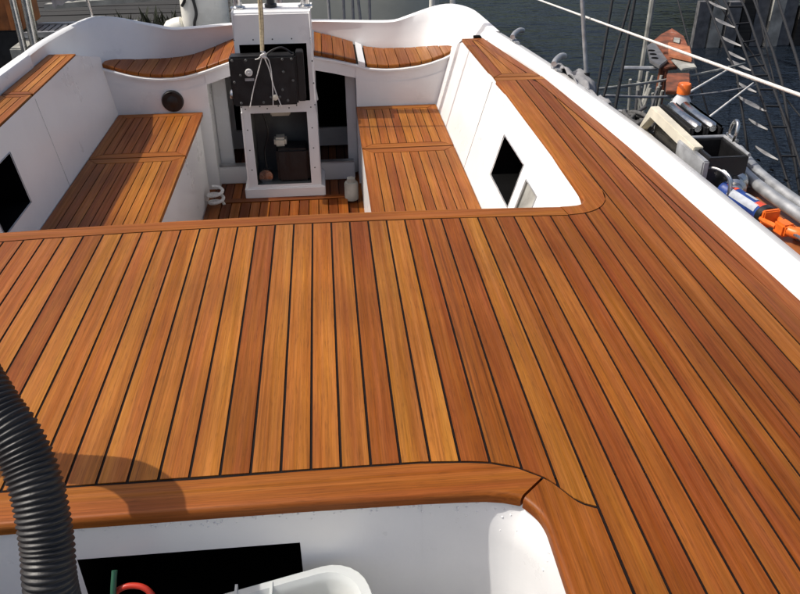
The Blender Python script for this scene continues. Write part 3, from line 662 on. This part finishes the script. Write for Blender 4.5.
# plastic tub, cables in the well
tb = thing('plastic_tub', 'translucent white plastic tub in the hatch well, only its corner in view', 'tub', (-.11, .68, -.285))
def rrect(cx_, cy_, hx, hy, r, ang, n=6):
    out = []
    for sx, sy, a0 in ((1, 1, 0), (-1, 1, 90), (-1, -1, 180), (1, -1, 270)):
        for k in range(n+1):
            a = R(a0+90*k/n); out.append((sx*(hx-r)+r*math.cos(a), sy*(hy-r)+r*math.sin(a)))
    c_, s_ = math.cos(ang), math.sin(ang); return [(cx_+x*c_-y*s_, cy_+x*s_+y*c_) for x, y in out]
TZ = -.118; TA = R(14); tcx, tcy = -.134, .668
def ringz(hx, hy, r, z): return [Vector((x, y, z)) for x, y in rrect(tcx, tcy, hx, hy, r, TA)]
rows = [ringz(.138, .075, .04, -.284), ringz(.152, .088, .045, TZ-.012), ringz(.168, .101, .055, TZ-.012), ringz(.170, .103, .056, TZ-.004), ringz(.168, .101, .055, TZ), ringz(.154, .090, .048, TZ), ringz(.150, .086, .046, TZ-.006), ringz(.146, .083, .044, TZ-.014), ringz(.136, .073, .04, -.278)]
V, F = closed_loft(rows); link('tub_body', mesh(V, F), 'tub', tb, smooth=True)
link('filling', mesh(*prism(rrect(tcx, tcy, .136, .072, .04, TA), -.277, -.165)), 'cream', tb)
for k in range(2):
    x = tcx-.04+.05*k; y = tcy+.094
    link('rib', mesh(*box(x, x+.004, y-.012, y+.010, TZ-.02, TZ+.002)), 'tub', tb)
rc = link('red_cable', mesh(*tube(spline([(-.372, .73, -.284), (-.366, .752, -.16), (-.345, .770, -.115), (-.318, .775, -.105), (-.292, .768, -.118), (-.28, .75, -.18), (-.275, .73, -.284)]), .0045, 10)), 'red', smooth=True); tag(rc, 'red cable looping up beside the corrugated hose in the hatch well', 'cable')
gc = link('green_cable', mesh(*tube(spline([(-.355, .735, -.284), (-.347, .752, -.15), (-.343, .765, -.108), (-.3405, .785, -.082)]), .0042, 10)), 'green', smooth=True); tag(gc, 'dark green cable end sticking up beside the red cable', 'cable')
bh = link('black_hose', mesh(*tube(spline([(-.33, .70, -.22), (-.29, .74, -.16), (-.24, .755, -.16), (-.20, .74, -.20), (-.17, .70, -.275)]), .014, 12)), 'rubber', smooth=True); tag(bh, 'thin plain black hose lying behind the red cable in the hatch well', 'hose')
# drops of water on the rim of the well
dv, df = [], []
for i in range(300):
    if i < 190:
        p = inner[rnd.randrange(len(inner))]
        if p[0] < .10 or p[1] < .70: continue
        t = min(1, abs(rnd.gauss(.1, .4))); z = interp(t, [(0, -.020), (.08, -.026), (.30, -.038), (.62, -.052), (.88, -.070), (1, -.09)])
        x, y = mixp(p, t); nrm = Vector((-.45, -.55, .7)).normalized()
    else:
        x = rnd.uniform(-.40, .12); z = -.021-abs(rnd.gauss(0, .006)); y = .8125; nrm = Vector((0, -1, 0))
    r_ = rnd.uniform(.0009, .0024)
    a, b = lathe(Vector((x, y, z)), nrm, [(-.0005, r_), (r_*.35, r_*.85), (r_*.7, r_*.4), (r_*.75, 0)], 7); o_ = len(dv); dv += a; df += [tuple(k_+o_ for k_ in q_) for q_ in b]
md, n_, l_, b_ = new_mat('water_drop'); b_.inputs['Base Color'].default_value = (.9, .9, .9, 1); b_.inputs['Roughness'].default_value = .03; b_.inputs['Transmission Weight'].default_value = .15; b_.inputs['IOR'].default_value = 1.33; M['drop'] = md
link('water_drops', mesh(dv, df), 'drop', well, smooth='all', kind='stuff')

# small things on the cockpit floor
o = link('hose_coil', mesh(*tube(spline([(-.575+.035*math.cos(a*.7), 3.56+.035*math.sin(a*.7), FZ+.006+a*.0042) for a in range(22)], 4), .008, 8)), 'cord', smooth=True); tag(o, 'small coil of white hose on the cockpit floor left of the pedestal', 'hose')
o = link('floor_canister', mesh(*lathe((.082, 3.58, FZ+.0), (0, 0, 1), [(0, .030), (.004, .034), (.085, .034), (.092, .030), (.094, .022), (.112, .020), (.114, 0)], 24)), 'weathered', smooth=True); tag(o, 'small grey canister on the cockpit floor beside the right-hand bench', 'canister')

# ---- gear lying on the strake outside the rail
cl = []
nx, ny = 26, 14
for j in range(ny+1):
    r_ = []
    for i in range(nx+1):
        u, v = i/nx, j/ny; y = 2.99-.50*u; x = foot(y)+.050+v*(.10+.05*math.sin(u*5+1))
        z = .014-v*.05+.022*noise.noise(Vector((u*7, v*4, 2.3)))+.012*noise.noise(Vector((u*16, v*9, 5.1)))+(.012*math.sin(v*9+u*5))
        r_.append(Vector((x, y, z+.018)))
    cl.append(r_)
V, F = loft(cl); me = mesh(V, F)
o = link('grey_cloth', me, 'cloth', smooth='all'); md_ = o.modifiers.new('thick', 'SOLIDIFY'); md_.thickness = .004
tag(o, 'crumpled grey cloth draped outside the white toe rail', 'cloth')
# tangle of dark rope
P = []
for i in range(70):
    a = i*.9; P.append((1.0+.035*math.cos(a)+.05*noise.noise(Vector((i*.3, 0, 1))), 2.42+.055*math.sin(a*.83)+.05*noise.noise(Vector((i*.3, 7, 1))), STK+.012+.055*abs(noise.noise(Vector((i*.21, 3, 1))))+.0005*i))
o = link('rope_tangle', mesh(*tube(spline(P, 5), .007, 7)), plain('dark_grey_rope', (.085, .085, .085), .85, var=.5, scale=90), smooth='all'); tag(o, 'tangled heap of dark grey rope between the grey cloth and cream bracket', 'rope')
# cream bracket with a long cut-out
def face_y(pts, x): return [Vector((x, y, z)) for y, z in pts]
ou = [(2.385, -.054), (2.285, .078), (1.955, .066), (1.975, -.054)]; inn = [(2.345, -.020), (2.275, .045), (2.03, .035), (2.03, -.02)]
V, F = [], []
for x in (.985, 1.012): V += face_y(ou, x)+face_y(inn, x)
for i in range(4):
    j = (i+1) % 4
    F += [(i, j, 4+j, 4+i), (8+i, 8+j, 12+j, 12+i), (i, j, 8+j, 8+i), (4+i, 4+j, 12+j, 12+i)]
me = bevel_mesh((V, F), .003, 2); o = link('bracket', me, 'cream', smooth=True); tag(o, 'cream painted bracket with a long cut-out standing just outside the rail', 'bracket')
# double roller block
bl = thing('roller_block', 'black double roller block with two silver rollers behind the cream bracket', 'pulley block', (1.065, 2.17, STK))
for x in (1.024, 1.068, 1.112): link('cheek', bevel_mesh(box(x-.006, x+.006, 2.06, 2.30, STK-.0+.001, .085), .01), 'black', bl, smooth=True)
for x in (1.046, 1.090): 
    link('roller', mesh(*tube([(x, 2.075, .075), (x, 2.085, .075), (x, 2.17, .075), (x, 2.275, .075), (x, 2.285, .075)], [.010, .017, .0145, .017, .010], 16)), 'steel', bl, smooth=True)
link('crossbar', mesh(*box(1.02, 1.116, 2.29, 2.31, STK+.001, .06)), 'black', bl); link('crossbar', mesh(*box(1.02, 1.116, 2.045, 2.062, STK+.001, .06)), 'alu', bl)
# small clear bottle with orange cap
bt = thing('bottle', 'small clear bottle with an orange cap behind the roller block', 'bottle', (1.12, 2.365, STK))
link('body', mesh(*lathe((1.12, 2.365, STK), (0, 0, 1), [(0, .030), (.004, .034), (.10, .034), (.125, .028), (.14, .018), (.15, .016)], 24)), 'clear', bt, smooth=True)
link('cap', mesh(*lathe((1.12, 2.365, STK+.145), (0, 0, 1), [(0, .021), (.028, .021), (.032, .018), (.032, 0)], 20)), 'orange', bt, smooth=True)
# black box with a shackle
bx = thing('black_box', 'open black steel box next to the roller block on the strake', 'box', (1.06, 1.965, STK))
link('shell', bevel_mesh(join(box(1.0, 1.012, 1.895, 2.035, STK+.001, .060), box(1.098, 1.11, 1.895, 2.035, STK+.001, .060), box(1.0, 1.11, 1.888, 1.900, STK+.001, .0595), box(1.0, 1.11, 2.030, 2.042, STK+.001, .0595), box(1.0, 1.11, 1.89, 2.04, STK+.001, STK+.01)), .002), 'black', bx, smooth=True)
link('rim_strip', mesh(*tube([(1.0, 2.04, .063), (1.11, 2.04, .063)], .005, 8)), 'alu', bx); link('rim_strip', mesh(*tube([(1.11, 2.04, .063), (1.11, 1.89, .063)], .005, 8)), 'alu', bx)
link('front_plate', bevel_mesh(box(.978, .997, 1.875, 2.05, STK+.001, .056), .004), 'alu', bx)
sh = thing('shackle', 'bright steel shackle standing on the edge of the black box', 'shackle', (1.112, 2.0, .068))
link('bow', mesh(*tube(spline([(1.112, 1.985, .066), (1.113, 1.983, .09), (1.116, 1.99, .112), (1.118, 2.005, .118), (1.120, 2.02, .110), (1.118, 2.026, .09), (1.116, 2.024, .066)], 6), .006, 10)), 'steel', sh, smooth=True)
link('pin', mesh(*tube([(1.114, 1.972, .072), (1.116, 2.036, .072)], .005, 10)), 'steel', sh, smooth=True)
# chrome winch drum and wire handle
wn = thing('small_winch', 'small chrome winch lying between the black box and caulking gun', 'winch', (1.06, 1.88, STK))
link('drum', mesh(*lathe((1.095, 1.905, -.018), (-.45, -.9, 0), [(-.01, .020), (0, .034), (.012, .034), (.018, .024), (.045, .022), (.052, .030), (.060, .030), (.064, .022), (.085, .021), (.09, .012), (.09, 0)], 24)), 'steel', wn, smooth=True)
link('wire_handle', mesh(*tube(spline([(1.0, 1.90, STK+.006), (.996, 1.90, .0), (1.0, 1.89, .03), (1.02, 1.86, .036), (1.035, 1.83, .02), (1.036, 1.82, -.02), (1.03, 1.82, STK+.006)], 6), .004, 8)), 'steel', wn, smooth=True)
link('wire_handle', mesh(*tube(spline([(1.02, 1.92, STK+.006), (1.018, 1.915, .0), (1.022, 1.90, .022), (1.04, 1.87, .026), (1.05, 1.845, .01), (1.05, 1.84, -.03)], 6), .004, 8)), 'steel', wn, smooth=True)
# caulking gun
cg = thing('caulking_gun', 'orange caulking gun with a blue sealant cartridge outside the rail', 'caulking gun', (1.06, 1.72, STK))
A = Vector((1.050, 1.870, STK+.030)); Bv = Vector((1.078, 1.700, STK+.030)); ax = (Bv-A).normalized(); L = (Bv-A).length
link('cartridge', mesh(*lathe(A, ax, [(0, .010), (.001, .024), (.012, .0245), (.014, .0235), (L-.006, .0235), (L-.004, .0245), (L, .0245), (L+.001, .01)], 28)), 'blue', cg, smooth=True)
def wrap(s0, s1, a0, a1, mat, name='label_patch'):
    u = Vector((0, 0, 1)); v = ax.cross(u).normalized(); rows = []
    for i in range(9):
        s = s0+(s1-s0)*i/8; r_ = []
        for k in range(9):
            a = R(a0+(a1-a0)*k/8); r_.append(A+ax*s+(u*math.cos(a)+v*math.sin(a))*.0242)
        rows.append(r_)
    link(name, mesh(*loft(rows)), mat, cg, smooth='all')
wrap(.018, .055, -10, 22, 'redlabel'); wrap(.04, L-.018, 25, 75, 'silverlabel'); wrap(.085, .13, -35, 5, 'silverlabel'); wrap(L-.035, L-.01, -25, 30, 'redlabel')
link('nozzle', mesh(*lathe(A, -ax, [(0, .010), (.01, .009), (.05, .004), (.05, 0)], 14)), 'steel', cg, smooth=True)
link('end_ring', mesh(*lathe(Bv, ax, [(-.008, .0265), (.010, .0265), (.012, .020), (.014, 0)], 24)), 'black', cg, smooth=True)
u = Vector((0, 0, 1)); v = ax.cross(u).normalized()
for s in (-1, 1):
    link('frame_rod', mesh(*tube([Bv+ax*.010+v*s*.020, Bv+ax*.028+v*s*.021, Bv+ax*.060+v*s*.014], .0065, 8)), 'orange', cg, smooth=True)
link('frame_plate', bevel_mesh((lambda p: ([p+ax*a+v*b+u*c_ for a in (0, .012) for b in (-.024, .024) for c_ in (-.024, .024)], [(0, 1, 3, 2), (4, 5, 7, 6), (0, 1, 5, 4), (2, 3, 7, 6), (0, 2, 6, 4), (1, 3, 7, 5)]))(Bv+ax*.012), .003), 'orange', cg, smooth=True)
link('body', bevel_mesh((lambda p: ([p+ax*a+v*b+u*c_ for a in (0, .040) for b in (-.017, .017) for c_ in (-.017, .015)], [(0, 1, 3, 2), (4, 5, 7, 6), (0, 1, 5, 4), (2, 3, 7, 6), (0, 2, 6, 4), (1, 3, 7, 5)]))(Bv+ax*.052), .005), 'orange', cg, smooth=True)
link('handle', mesh(*tube(spline([Bv+ax*.085, Bv+ax*.11+v*-.01, Bv+ax*.15+v*-.045, Bv+ax*.19+v*-.085]), [.013]*9+[.011]*16, 10)), 'orange', cg, smooth=True)
link('trigger', mesh(*tube(spline([Bv+ax*.075+v*-.01, Bv+ax*.10+v*-.035, Bv+ax*.14+v*-.075]), .007, 8)), 'orange', cg, smooth=True)
link('plunger_rod', mesh(*tube([Bv+ax*.06, Bv+ax*.30], .0045, 8)), 'steel', cg, smooth=True)

# ---- lines and poles outside
def line(name, P, r, mat, label, cat='rope', group=None, sub=1):
    o = link(name, mesh(*tube(spline(P, sub) if sub > 1 else P, r, 7)), mat, smooth='all'); return tag(o, label, cat, group)
def span(a, b, sag, n=16):
    a, b = Vector(a), Vector(b); return [a.lerp(b, i/n)-Vector((0, 0, sag*4*(i/n)*(1-i/n))) for i in range(n+1)]
stn = thing('leaning_pole', 'thin grey pole leaning over the toe rail by the grey cloth', 'pole', (1.0, 2.95, .0))
link('tube', mesh(*tube([(1.0, 2.965, -.02), (.96, 3.0, .27), (.86, 3.08, 1.2)], .0085, 12)), 'alu', stn, smooth=True); link('ferrule', mesh(*tube([(1.002, 2.963, -.03), (.999, 2.966, .0)], .012, 12)), 'black', stn, smooth=True)
line('guard_wire', span((1.0, 1.05, .372), (1.0, 7.0, -.17), .0), .0042, 'cord', 'long white guard wire crossing the water above the toe rail', 'wire')
pst = thing('guard_post', 'steel guard post on the toe rail holding the white wire', 'post', (.985, 1.05, 0))
link('tube', mesh(*tube([(1.0, 1.05, -.056), (1.0, 1.05, .40)], .012, 12)), 'steel', pst, smooth=True); link('cap', mesh(*lathe((1.0, 1.05, .395), (0, 0, 1), [(0, .015), (.012, .014), (.018, .006), (.018, 0)], 14)), 'steel', pst, smooth=True)
BL = 'black mooring line'
line('mooring_line', span((.969, 2.831, -.77), (1.50, 3.99, 1.6), 0), .006, 'darkrope', 'leftmost of the three black lines rising beyond the grey cloth', 'rope')
line('mooring_line', span((1.015, 2.743, -.82), (1.60, 3.96, 1.56), 0), .007, 'darkrope', 'rightmost of the three black lines rising beyond the grey cloth', 'rope')
line('mooring_line', span((.952, 2.91, -.81), (1.79, 4.09, 1.62), 0), .006, 'darkrope', 'slanting middle one of the three black lines beyond the grey cloth', 'rope')
line('mooring_line', span((1.02, 3.25, -.16), (2.6, 4.72, -.46), .02), .007, 'weathered', 'grey rope stretched past the rusty plates just above the water', 'rope')
line('mooring_line', span((1.20, 3.28, -.19), (2.55, 4.45, -.52), .03), .006, 'cloth', 'slack grey rope running behind the orange-capped bottle', 'rope')
line('mooring_line', span((1.13, 2.30, -.02), (2.56, 4.50, -.52), 0), .005, 'cord', 'thin pale line rising from the black box towards the rope ladder', 'rope')
line('mooring_line', span((1.40, 3.05, -.16), (2.62, 4.90, -.53), 0), .006, 'cord', 'pale line running from behind the bottle to the far rope ladder', 'rope')
# mooring dolphin: a bundle of rods carrying rusty plates
dl = thing('mooring_dolphin', 'bundle of thin grey rods carrying rusty orange steel plates in the water', 'mooring post', (1.8, 4.1, WZ))
for i in range(24):
    x = 1.62+.27*rnd.random(); y = 3.86+.34*rnd.random(); j = lambda: rnd.uniform(-.035, .035)
    link('rod', mesh(*tube(spline([(x+j(), y+j(), WZ-.3), (x+j(), y+j(), -.75), (x+j(), y+j(), -.55), (x+j(), y+j(), -.36+rnd.uniform(-.03, .02))], 3), .008, 7)), 'weathered' if i % 3 else 'grating', dl, smooth=True)
def plate(poly, z, th, mat, name='plate', tilt=0):
    V, F = prism(poly, z-th, z); my = sum(p[1] for p in poly)/len(poly)
    return link(name, bevel_mesh(([(a_, b_, c_+tilt*(b_-my)) for a_, b_, c_ in V], F), .004), mat, dl, smooth=True)
plate([(1.971, 4.734), (2.12, 4.95), (2.265, 5.118), (2.251, 4.888), (2.16, 4.60), (2.083, 4.401), (1.971, 4.509)], -.32, .03, 'rust')
plate([(2.16, 4.832), (2.192, 4.80), (2.134, 4.675), (2.112, 4.73)], -.312, .006, 'weathered', 'pale_patch')
sp_ = plate([(1.918, 4.646), (1.997, 4.739), (1.907, 4.291), (1.814, 4.172), (1.807, 4.303)], -.31, .02, 'grating', 'slotted_plate')
plate([(2.007, 4.555), (2.095, 4.446), (1.986, 4.161), (1.904, 4.282)], -.275, .02, plain('orange_rust', (.42, .15, .07), .8, var=.5, scale=16), 'plate')
plate([(1.927, 4.484), (2.026, 4.52), (1.945, 4.234), (1.852, 4.202)], -.33, .02, 'rust'); plate([(1.923, 4.293), (2.022, 4.237), (1.988, 4.092), (1.891, 4.062)], -.30, .015, 'weathered')
plate([(1.782, 3.995), (1.901, 3.981), (1.768, 3.665), (1.651, 3.679)], -.30, .02, 'rust', tilt=0)
for t in (.2, .45, .7):
    link('slot', mesh(*lathe((1.83+.07*t*1.3, 4.27+.34*t, -.312), (0, 0, 1), [(0, .020), (.004, .020), (.005, 0)], 10)), 'void', sp_)
link('stub', mesh(*tube([(1.66, 4.30, -.35), (1.84, 4.27, -.35)], .012, 8)), 'alu', dl)
for x, y in ((1.93, 4.4), (2.08, 4.7)): link('support', mesh(*tube([(x, y, WZ-.3), (x, y, -.34)], .02, 8)), 'rust', dl)
# rope ladder hanging over the water
ld = thing('rope_ladder', 'black rope ladder with pale leaf-shaped rungs stretched above the water', 'ladder', (2.5, 3.6, WZ))
lines_ = dict(a=[(3.05, 6.5, -.20), (2.975, 5.894, -.30), (2.748, 5.026, -.46), (2.66, 4.648, -.558), (2.548, 4.11, -.74), (2.45, 3.4, WZ-.05)], b=[(3.18, 6.5, -.20), (3.099, 5.877, -.30), (2.86, 5.055, -.451), (2.753, 4.637, -.558), (2.645, 4.099, -.74), (2.55, 3.4, WZ-.05)])
S = {k_: spline(v_, 12) for k_, v_ in lines_.items()}
for k_ in 'ab': link('side_rope', mesh(*tube(S[k_], .008, 7)), 'darkrope', ld, smooth='all')
for i in range(2, 58, 4):
    a, b = S['a'][i], S['b'][i]
    link('rung', mesh(*tube([a, b], .007, 6)), 'darkrope', ld)
    c_ = a+Vector((-.055, .05, .0)); d = Vector((.30, -.94, -.12)).normalized(); n_ = Vector((.9, .3, .1)).normalized(); rr = rnd.uniform(.7, 1.15)
    rows = [[c_+d*t*.11*rr+n_*math.sin((t+1)/2*math.pi)*.022*s_*rr+Vector((0, 0, h_)) for s_, h_ in ((-1, 0), (0, .008), (1, 0), (0, -.008))] for t in (-1, -.6, -.2, .2, .6, 1)]
    link('leaf_rung', mesh(*closed_loft(rows)), 'grating', ld, smooth=True)
line('black_stay', [(3.27, 6.4, -.20), (3.194, 5.865, -.30), (2.926, 4.99, -.463), (2.82, 4.629, -.558), (2.6, 3.7, WZ-.05)], .009, 'darkrope', 'thick black line running down just right of the rope ladder', 'rope')
line('black_stay', [(3.5, 6.4, -.20), (3.369, 5.842, -.30), (3.021, 4.833, -.498), (2.7, 3.6, WZ-.05)], .010, 'darkrope', 'black line farthest right over the water, in front of grey pontoon', 'rope')
line('black_stay', [(2.93, 6.4, -.2), (2.847, 5.91, -.30), (2.708, 5.385, -.388), (2.575, 4.739, -.536), (2.42, 3.9, WZ-.05)], .008, 'darkrope', 'broken black line running down just left of the rope ladder', 'rope')
for i, (p, q_) in enumerate((((2.72, 6.3, -.2), (2.30, 3.9, WZ-.05)), ((3.42, 6.4, -.2), (2.9, 4.3, WZ-.05)), ((3.0, 6.4, -.2), (3.35, 4.6, WZ-.05)))):
    line('black_stay', span(p, q_, .02+.02*i), .006, 'darkrope', ['thin black line left of all the others near the rope ladder', 'thin black line between the two thick ones right of the ladder', 'thin black line crossing behind the rope ladder'][i], 'rope')
# grey pontoon at the far right and the frame that carries the ladder
pn = thing('pontoon', 'weathered grey timber pontoon at the far right behind the ropes', 'pontoon', (5.3, 8.5, WZ))
for i in range(16): link('plank', mesh(*box(3.55+i*.20, 3.55+i*.20+.19, 7.6+rnd.uniform(-.04, .04), 10.2, -.62+rnd.uniform(-.008, .008), -.58)), 'weathered', pn)
for i in range(22): x = 3.56+i*.145; link('fender_board', mesh(*box(x, x+.125, 7.50+rnd.uniform(-.02, .02), 7.57, WZ-.1, -.60+rnd.uniform(-.12, .04))), ('grating', 'weathered', 'grating', 'dockwood')[i % 4], pn)
link('cross_beam', mesh(*tube([(2.6, 6.47, -.22), (3.72, 6.47, -.22)], .022, 8)), 'weathered', pn); link('beam_post', mesh(*tube([(3.68, 6.47, -.25), (3.68, 7.62, -.60)], .03, 8)), 'weathered', pn); link('beam_post', mesh(*tube([(2.66, 6.47, WZ-.3), (2.66, 6.47, -.2)], .025, 8)), 'weathered', pn)

# ---- what stands behind the stern: quay, neighbour hull, outboard, gangway
qy = thing('quay', 'dark wet timber quay behind the stern of the yacht', 'quay', (-3.0, 8.0, WZ))
for i in range(26):
    y = 5.7+i*.20; link('plank', mesh(*box(-7.5, -.75, y, y+.188, -.78, -.74+rnd.uniform(-.006, .006))), 'dockwood', qy)
link('fascia', mesh(*box(-7.5, -.75, 5.62, 5.68, WZ-.2, -.76)), 'dockwood', qy)
for x in (-6, -4.2, -2.6, -1.0): link('pile', mesh(*tube([(x, 5.52, WZ-.5), (x, 5.52, -.45)], .09, 14)), 'dockwood', qy, smooth=True)
wd = []
for i in range(420):
    x = rnd.uniform(-1.75, -.8); y = rnd.uniform(5.8, 7.4); h = rnd.uniform(.08, .28); a = rnd.uniform(0, 6.3); r_ = rnd.uniform(.01, .05)
    p = Vector((x, y, -.74)); t = p+Vector((math.cos(a)*h*.5, math.sin(a)*h*.5, h)); s_ = Vector((-math.sin(a), math.cos(a), 0))*r_*.35
    wd.append(([p-s_, p+s_, p.lerp(t, .6)+s_*1.2, t, p.lerp(t, .6)-s_*1.2], [(0, 1, 2, 3, 4)]))
o = link('weeds', mesh(*join(*wd)), 'weed'); o['kind'] = 'stuff'; o['label'] = 'dark weeds growing on the quay behind the stern'
# neighbouring hull
nh = thing('neighbour_hull', 'beige flank of a neighbouring boat lying behind the stern', 'boat', (.2, 6.6, WZ))
rows = []
for i in range(21):
    t = i/20; x = -.68+1.55*t; y = 6.0+.9*max(0, t-.75)**2*4+.25*max(0, .2-t)
    rows.append([Vector((x, y+.12, WZ-.2)), Vector((x, y+.02, -.7)), Vector((x, y-.02, -.2)), Vector((x, y-.05, .45)), Vector((x, y-.04, .5)), Vector((x, y+.5, .52)), Vector((x, y+2.5, .52)), Vector((x, y+2.5, WZ-.2))])
link('hull', mesh(*closed_loft(rows)), 'hull', nh, smooth=True)
link('rubbing_strip', mesh(*tube([(r_[3].x, r_[3].y-.012, .40) for r_ in rows], .02, 8)), 'black', nh, smooth=True)
for i, (xt, xb) in enumerate(((.02, .04), (.125, .13), (.185, .195), (.19, .31), (.30, .305))):
    o = link('thin_pole', mesh(*tube([(xb, 5.55, WZ-.2), (xt, 5.55, .3)], .010, 8)), 'cloth', smooth=True)
    tag(o, ['leftmost thin upright pole before the beige hull', 'second thin upright pole from the left before the beige hull', 'third thin pole before the beige hull, straight beside the slanting one', 'slanting thin pole before the beige hull', 'rightmost thin upright pole before the beige hull'][i], 'pole', 'thin poles before the beige hull')
for i, x in enumerate((.72, .86)):
    o = link('white_post', mesh(*tube([(x, 5.5, WZ-.2), (x+.005, 5.5, .3)], .020, 10)), 'bright', smooth=True); tag(o, ('left' if i == 0 else 'right')+' one of the two white posts at the end of the beige hull', 'post', 'white posts at the beige hull')
# outboard motor with white cowling
ob = thing('outboard_motor', 'white outboard motor with black hoses just behind the stern', 'outboard motor', (-.75, 5.2, -.7))
rows = []
for z, hx, hy, r_ in ((-.42, .10, .12, .05), (-.36, .135, .16, .06), (-.20, .145, .18, .07), (-.02, .145, .18, .07), (.10, .13, .16, .07), (.16, .09, .11, .05)):
    rows.append([Vector((x, y, z)) for x, y in rrect(-.755, 5.25, hx, hy, r_, R(8))])
link('cowling', mesh(*closed_loft(rows)), 'bright', ob, smooth=True)
link('leg', bevel_mesh(box(-.80, -.71, 5.18, 5.34, WZ-.3, -.41), .02), 'cream', ob, smooth=True)
link('lower_cap', mesh(*lathe((-.945, 5.15, -.24), (.9, -.1, .25), [(-.06, .0), (-.055, .03), (-.03, .05), (.02, .055), (.06, .05), (.07, .03)], 20)), 'bright', ob, smooth=True)
for P in ([(-.80, 5.055, -.27), (-.80, 5.045, -.20), (-.78, 5.045, -.13), (-.80, 5.05, .0)], [(-.86, 5.09, -.24), (-.84, 5.06, -.235), (-.80, 5.05, -.235), (-.77, 5.05, -.25)], [(-.865, 5.08, -.10), (-.84, 5.055, -.06), (-.83, 5.055, .02)]):
    link('hose', mesh(*tube(spline(P), .009, 8)), 'black', ob, smooth=True)
link('fitting', mesh(*lathe((-.79, 5.05, -.235), (0, -1, 0), [(0, .016), (.02, .016), (.02, 0)], 12)), 'steel', ob)
# gangway, steel post, orange crate at the left
gw = thing('gangway', 'grey grating gangway with pale side plank beyond the left stern corner', 'gangway', (-1.8, 6.0, -.45))
link('side_plank', mesh(*prism([(-1.98, 6.0), (-1.20, 6.25), (-1.20, 6.31), (-1.98, 6.06)], -.27, -.235)), 'weathered', gw)
link('frame', mesh(*join(box(-2.06, -1.36, 5.72, 5.75, -.40, -.365), box(-2.06, -1.36, 6.02, 6.05, -.40, -.365))), 'alu', gw)
for i in range(16): x = -2.05+i*.044; link('grate_bar', mesh(*box(x, x+.032, 5.751, 6.019, -.392, -.374)), 'grating', gw)
for x in (-2.0, -1.45): link('leg', mesh(*box(x, x+.04, 5.86, 5.90, -.75, -.40)), 'dockwood', gw)
for i, (x0, x1) in enumerate(((-2.03, -2.045), (-1.93, -1.975))):
    o = link('steel_post', mesh(*tube([(x1, 5.6, -.75), (x0, 5.6, .5)], .032 if i else .022, 12)), 'steel', smooth=True); tag(o, ('thicker, right-hand' if i else 'thinner, left-hand')+' steel post beside the orange crate', 'post', 'steel posts by the crate')
oc = thing('orange_crate', 'orange crate standing on a black box at the left edge', 'crate', (-2.3, 6.0, -.75))
link('lid', bevel_mesh(box(-2.50, -2.10, 5.85, 6.25, -.375, -.05), .01), 'orangewood', oc); link('base', bevel_mesh(box(-2.49, -2.13, 5.87, 6.23, -.745, -.378), .01), 'black', oc)
for x in (-2.42, -2.30, -2.18): link('batten', mesh(*box(x, x+.03, 5.83, 5.852, -.37, -.06)), 'orangewood', oc)
o = link('stone_slab', bevel_mesh(box(-2.14, -2.02, 5.6, 5.9, -.62, -.44), .01), 'weathered'); tag(o, 'small grey slab between the orange crate and the rail', 'slab')

# stern rail on the left; an unseen cloth is added to shade the bench
sr = part_empty('stern_rail', yacht, (-1.15, 4.0, .05))
RP = [(-1.225, 3.83, .62), (-1.21, 3.92, .62), (-1.15, 4.08, .62), (-1.06, 4.20, .62), (-.98, 4.24, .62)]
link('top_tube', mesh(*tube(spline(RP), .009, 10)), 'steel', sr, smooth=True)
for p, q_ in (((-1.125, 4.06, .04), (-1.165, 4.045, .62)), ): link('leg', mesh(*tube([p, q_], .008, 10)), 'steel', sr, smooth=True)
cr_ = spline(RP, 6); link('added_shade_cloth', mesh(*loft([[Vector((p.x, p.y, z+.006*math.sin(i*1.7+z*9))) for z in (.13, .25, .4, .5, .615)] for i, p in enumerate(cr_)])), 'cloth', sr, smooth='all')
# tube added behind the pedestal to throw a shadow band on the stern wall
link('shadow_tube', mesh(*tube([(-.235, 4.275, -.05), (-.235, 4.30, 1.9)], .02, 14)), 'alu', yacht, smooth=True)
# far shore: wooded rise added out of view, so the water reflects something dark
hv, hf = [], []; n_h = 90
for i in range(n_h+1):
    a = R(-100+200*i/n_h); r_ = 150
    h_ = 21+13*noise.noise(Vector((i*.13, 0, 3)))+5*noise.noise(Vector((i*.6, 0, 8)))
    for t, z in ((0, WZ-.5), (.12, h_*.35), (.4, h_*.75), (1, h_)): hv.append((math.sin(a)*(r_+90*t), math.cos(a)*(r_+90*t), z+(2.5*noise.noise(Vector((i*.9, t*5, 1))) if t else 0)))
for i in range(n_h):
    for k_ in range(3): hf.append((i*4+k_, (i+1)*4+k_, (i+1)*4+k_+1, i*4+k_+1))
o = link('added_hills', mesh(hv, hf), plain('wooded_hill', (.035, .05, .02), .9, var=.6, scale=.2), smooth='all'); o['kind'] = 'structure'; o['label'] = 'low wooded shore added out of view to darken the water'
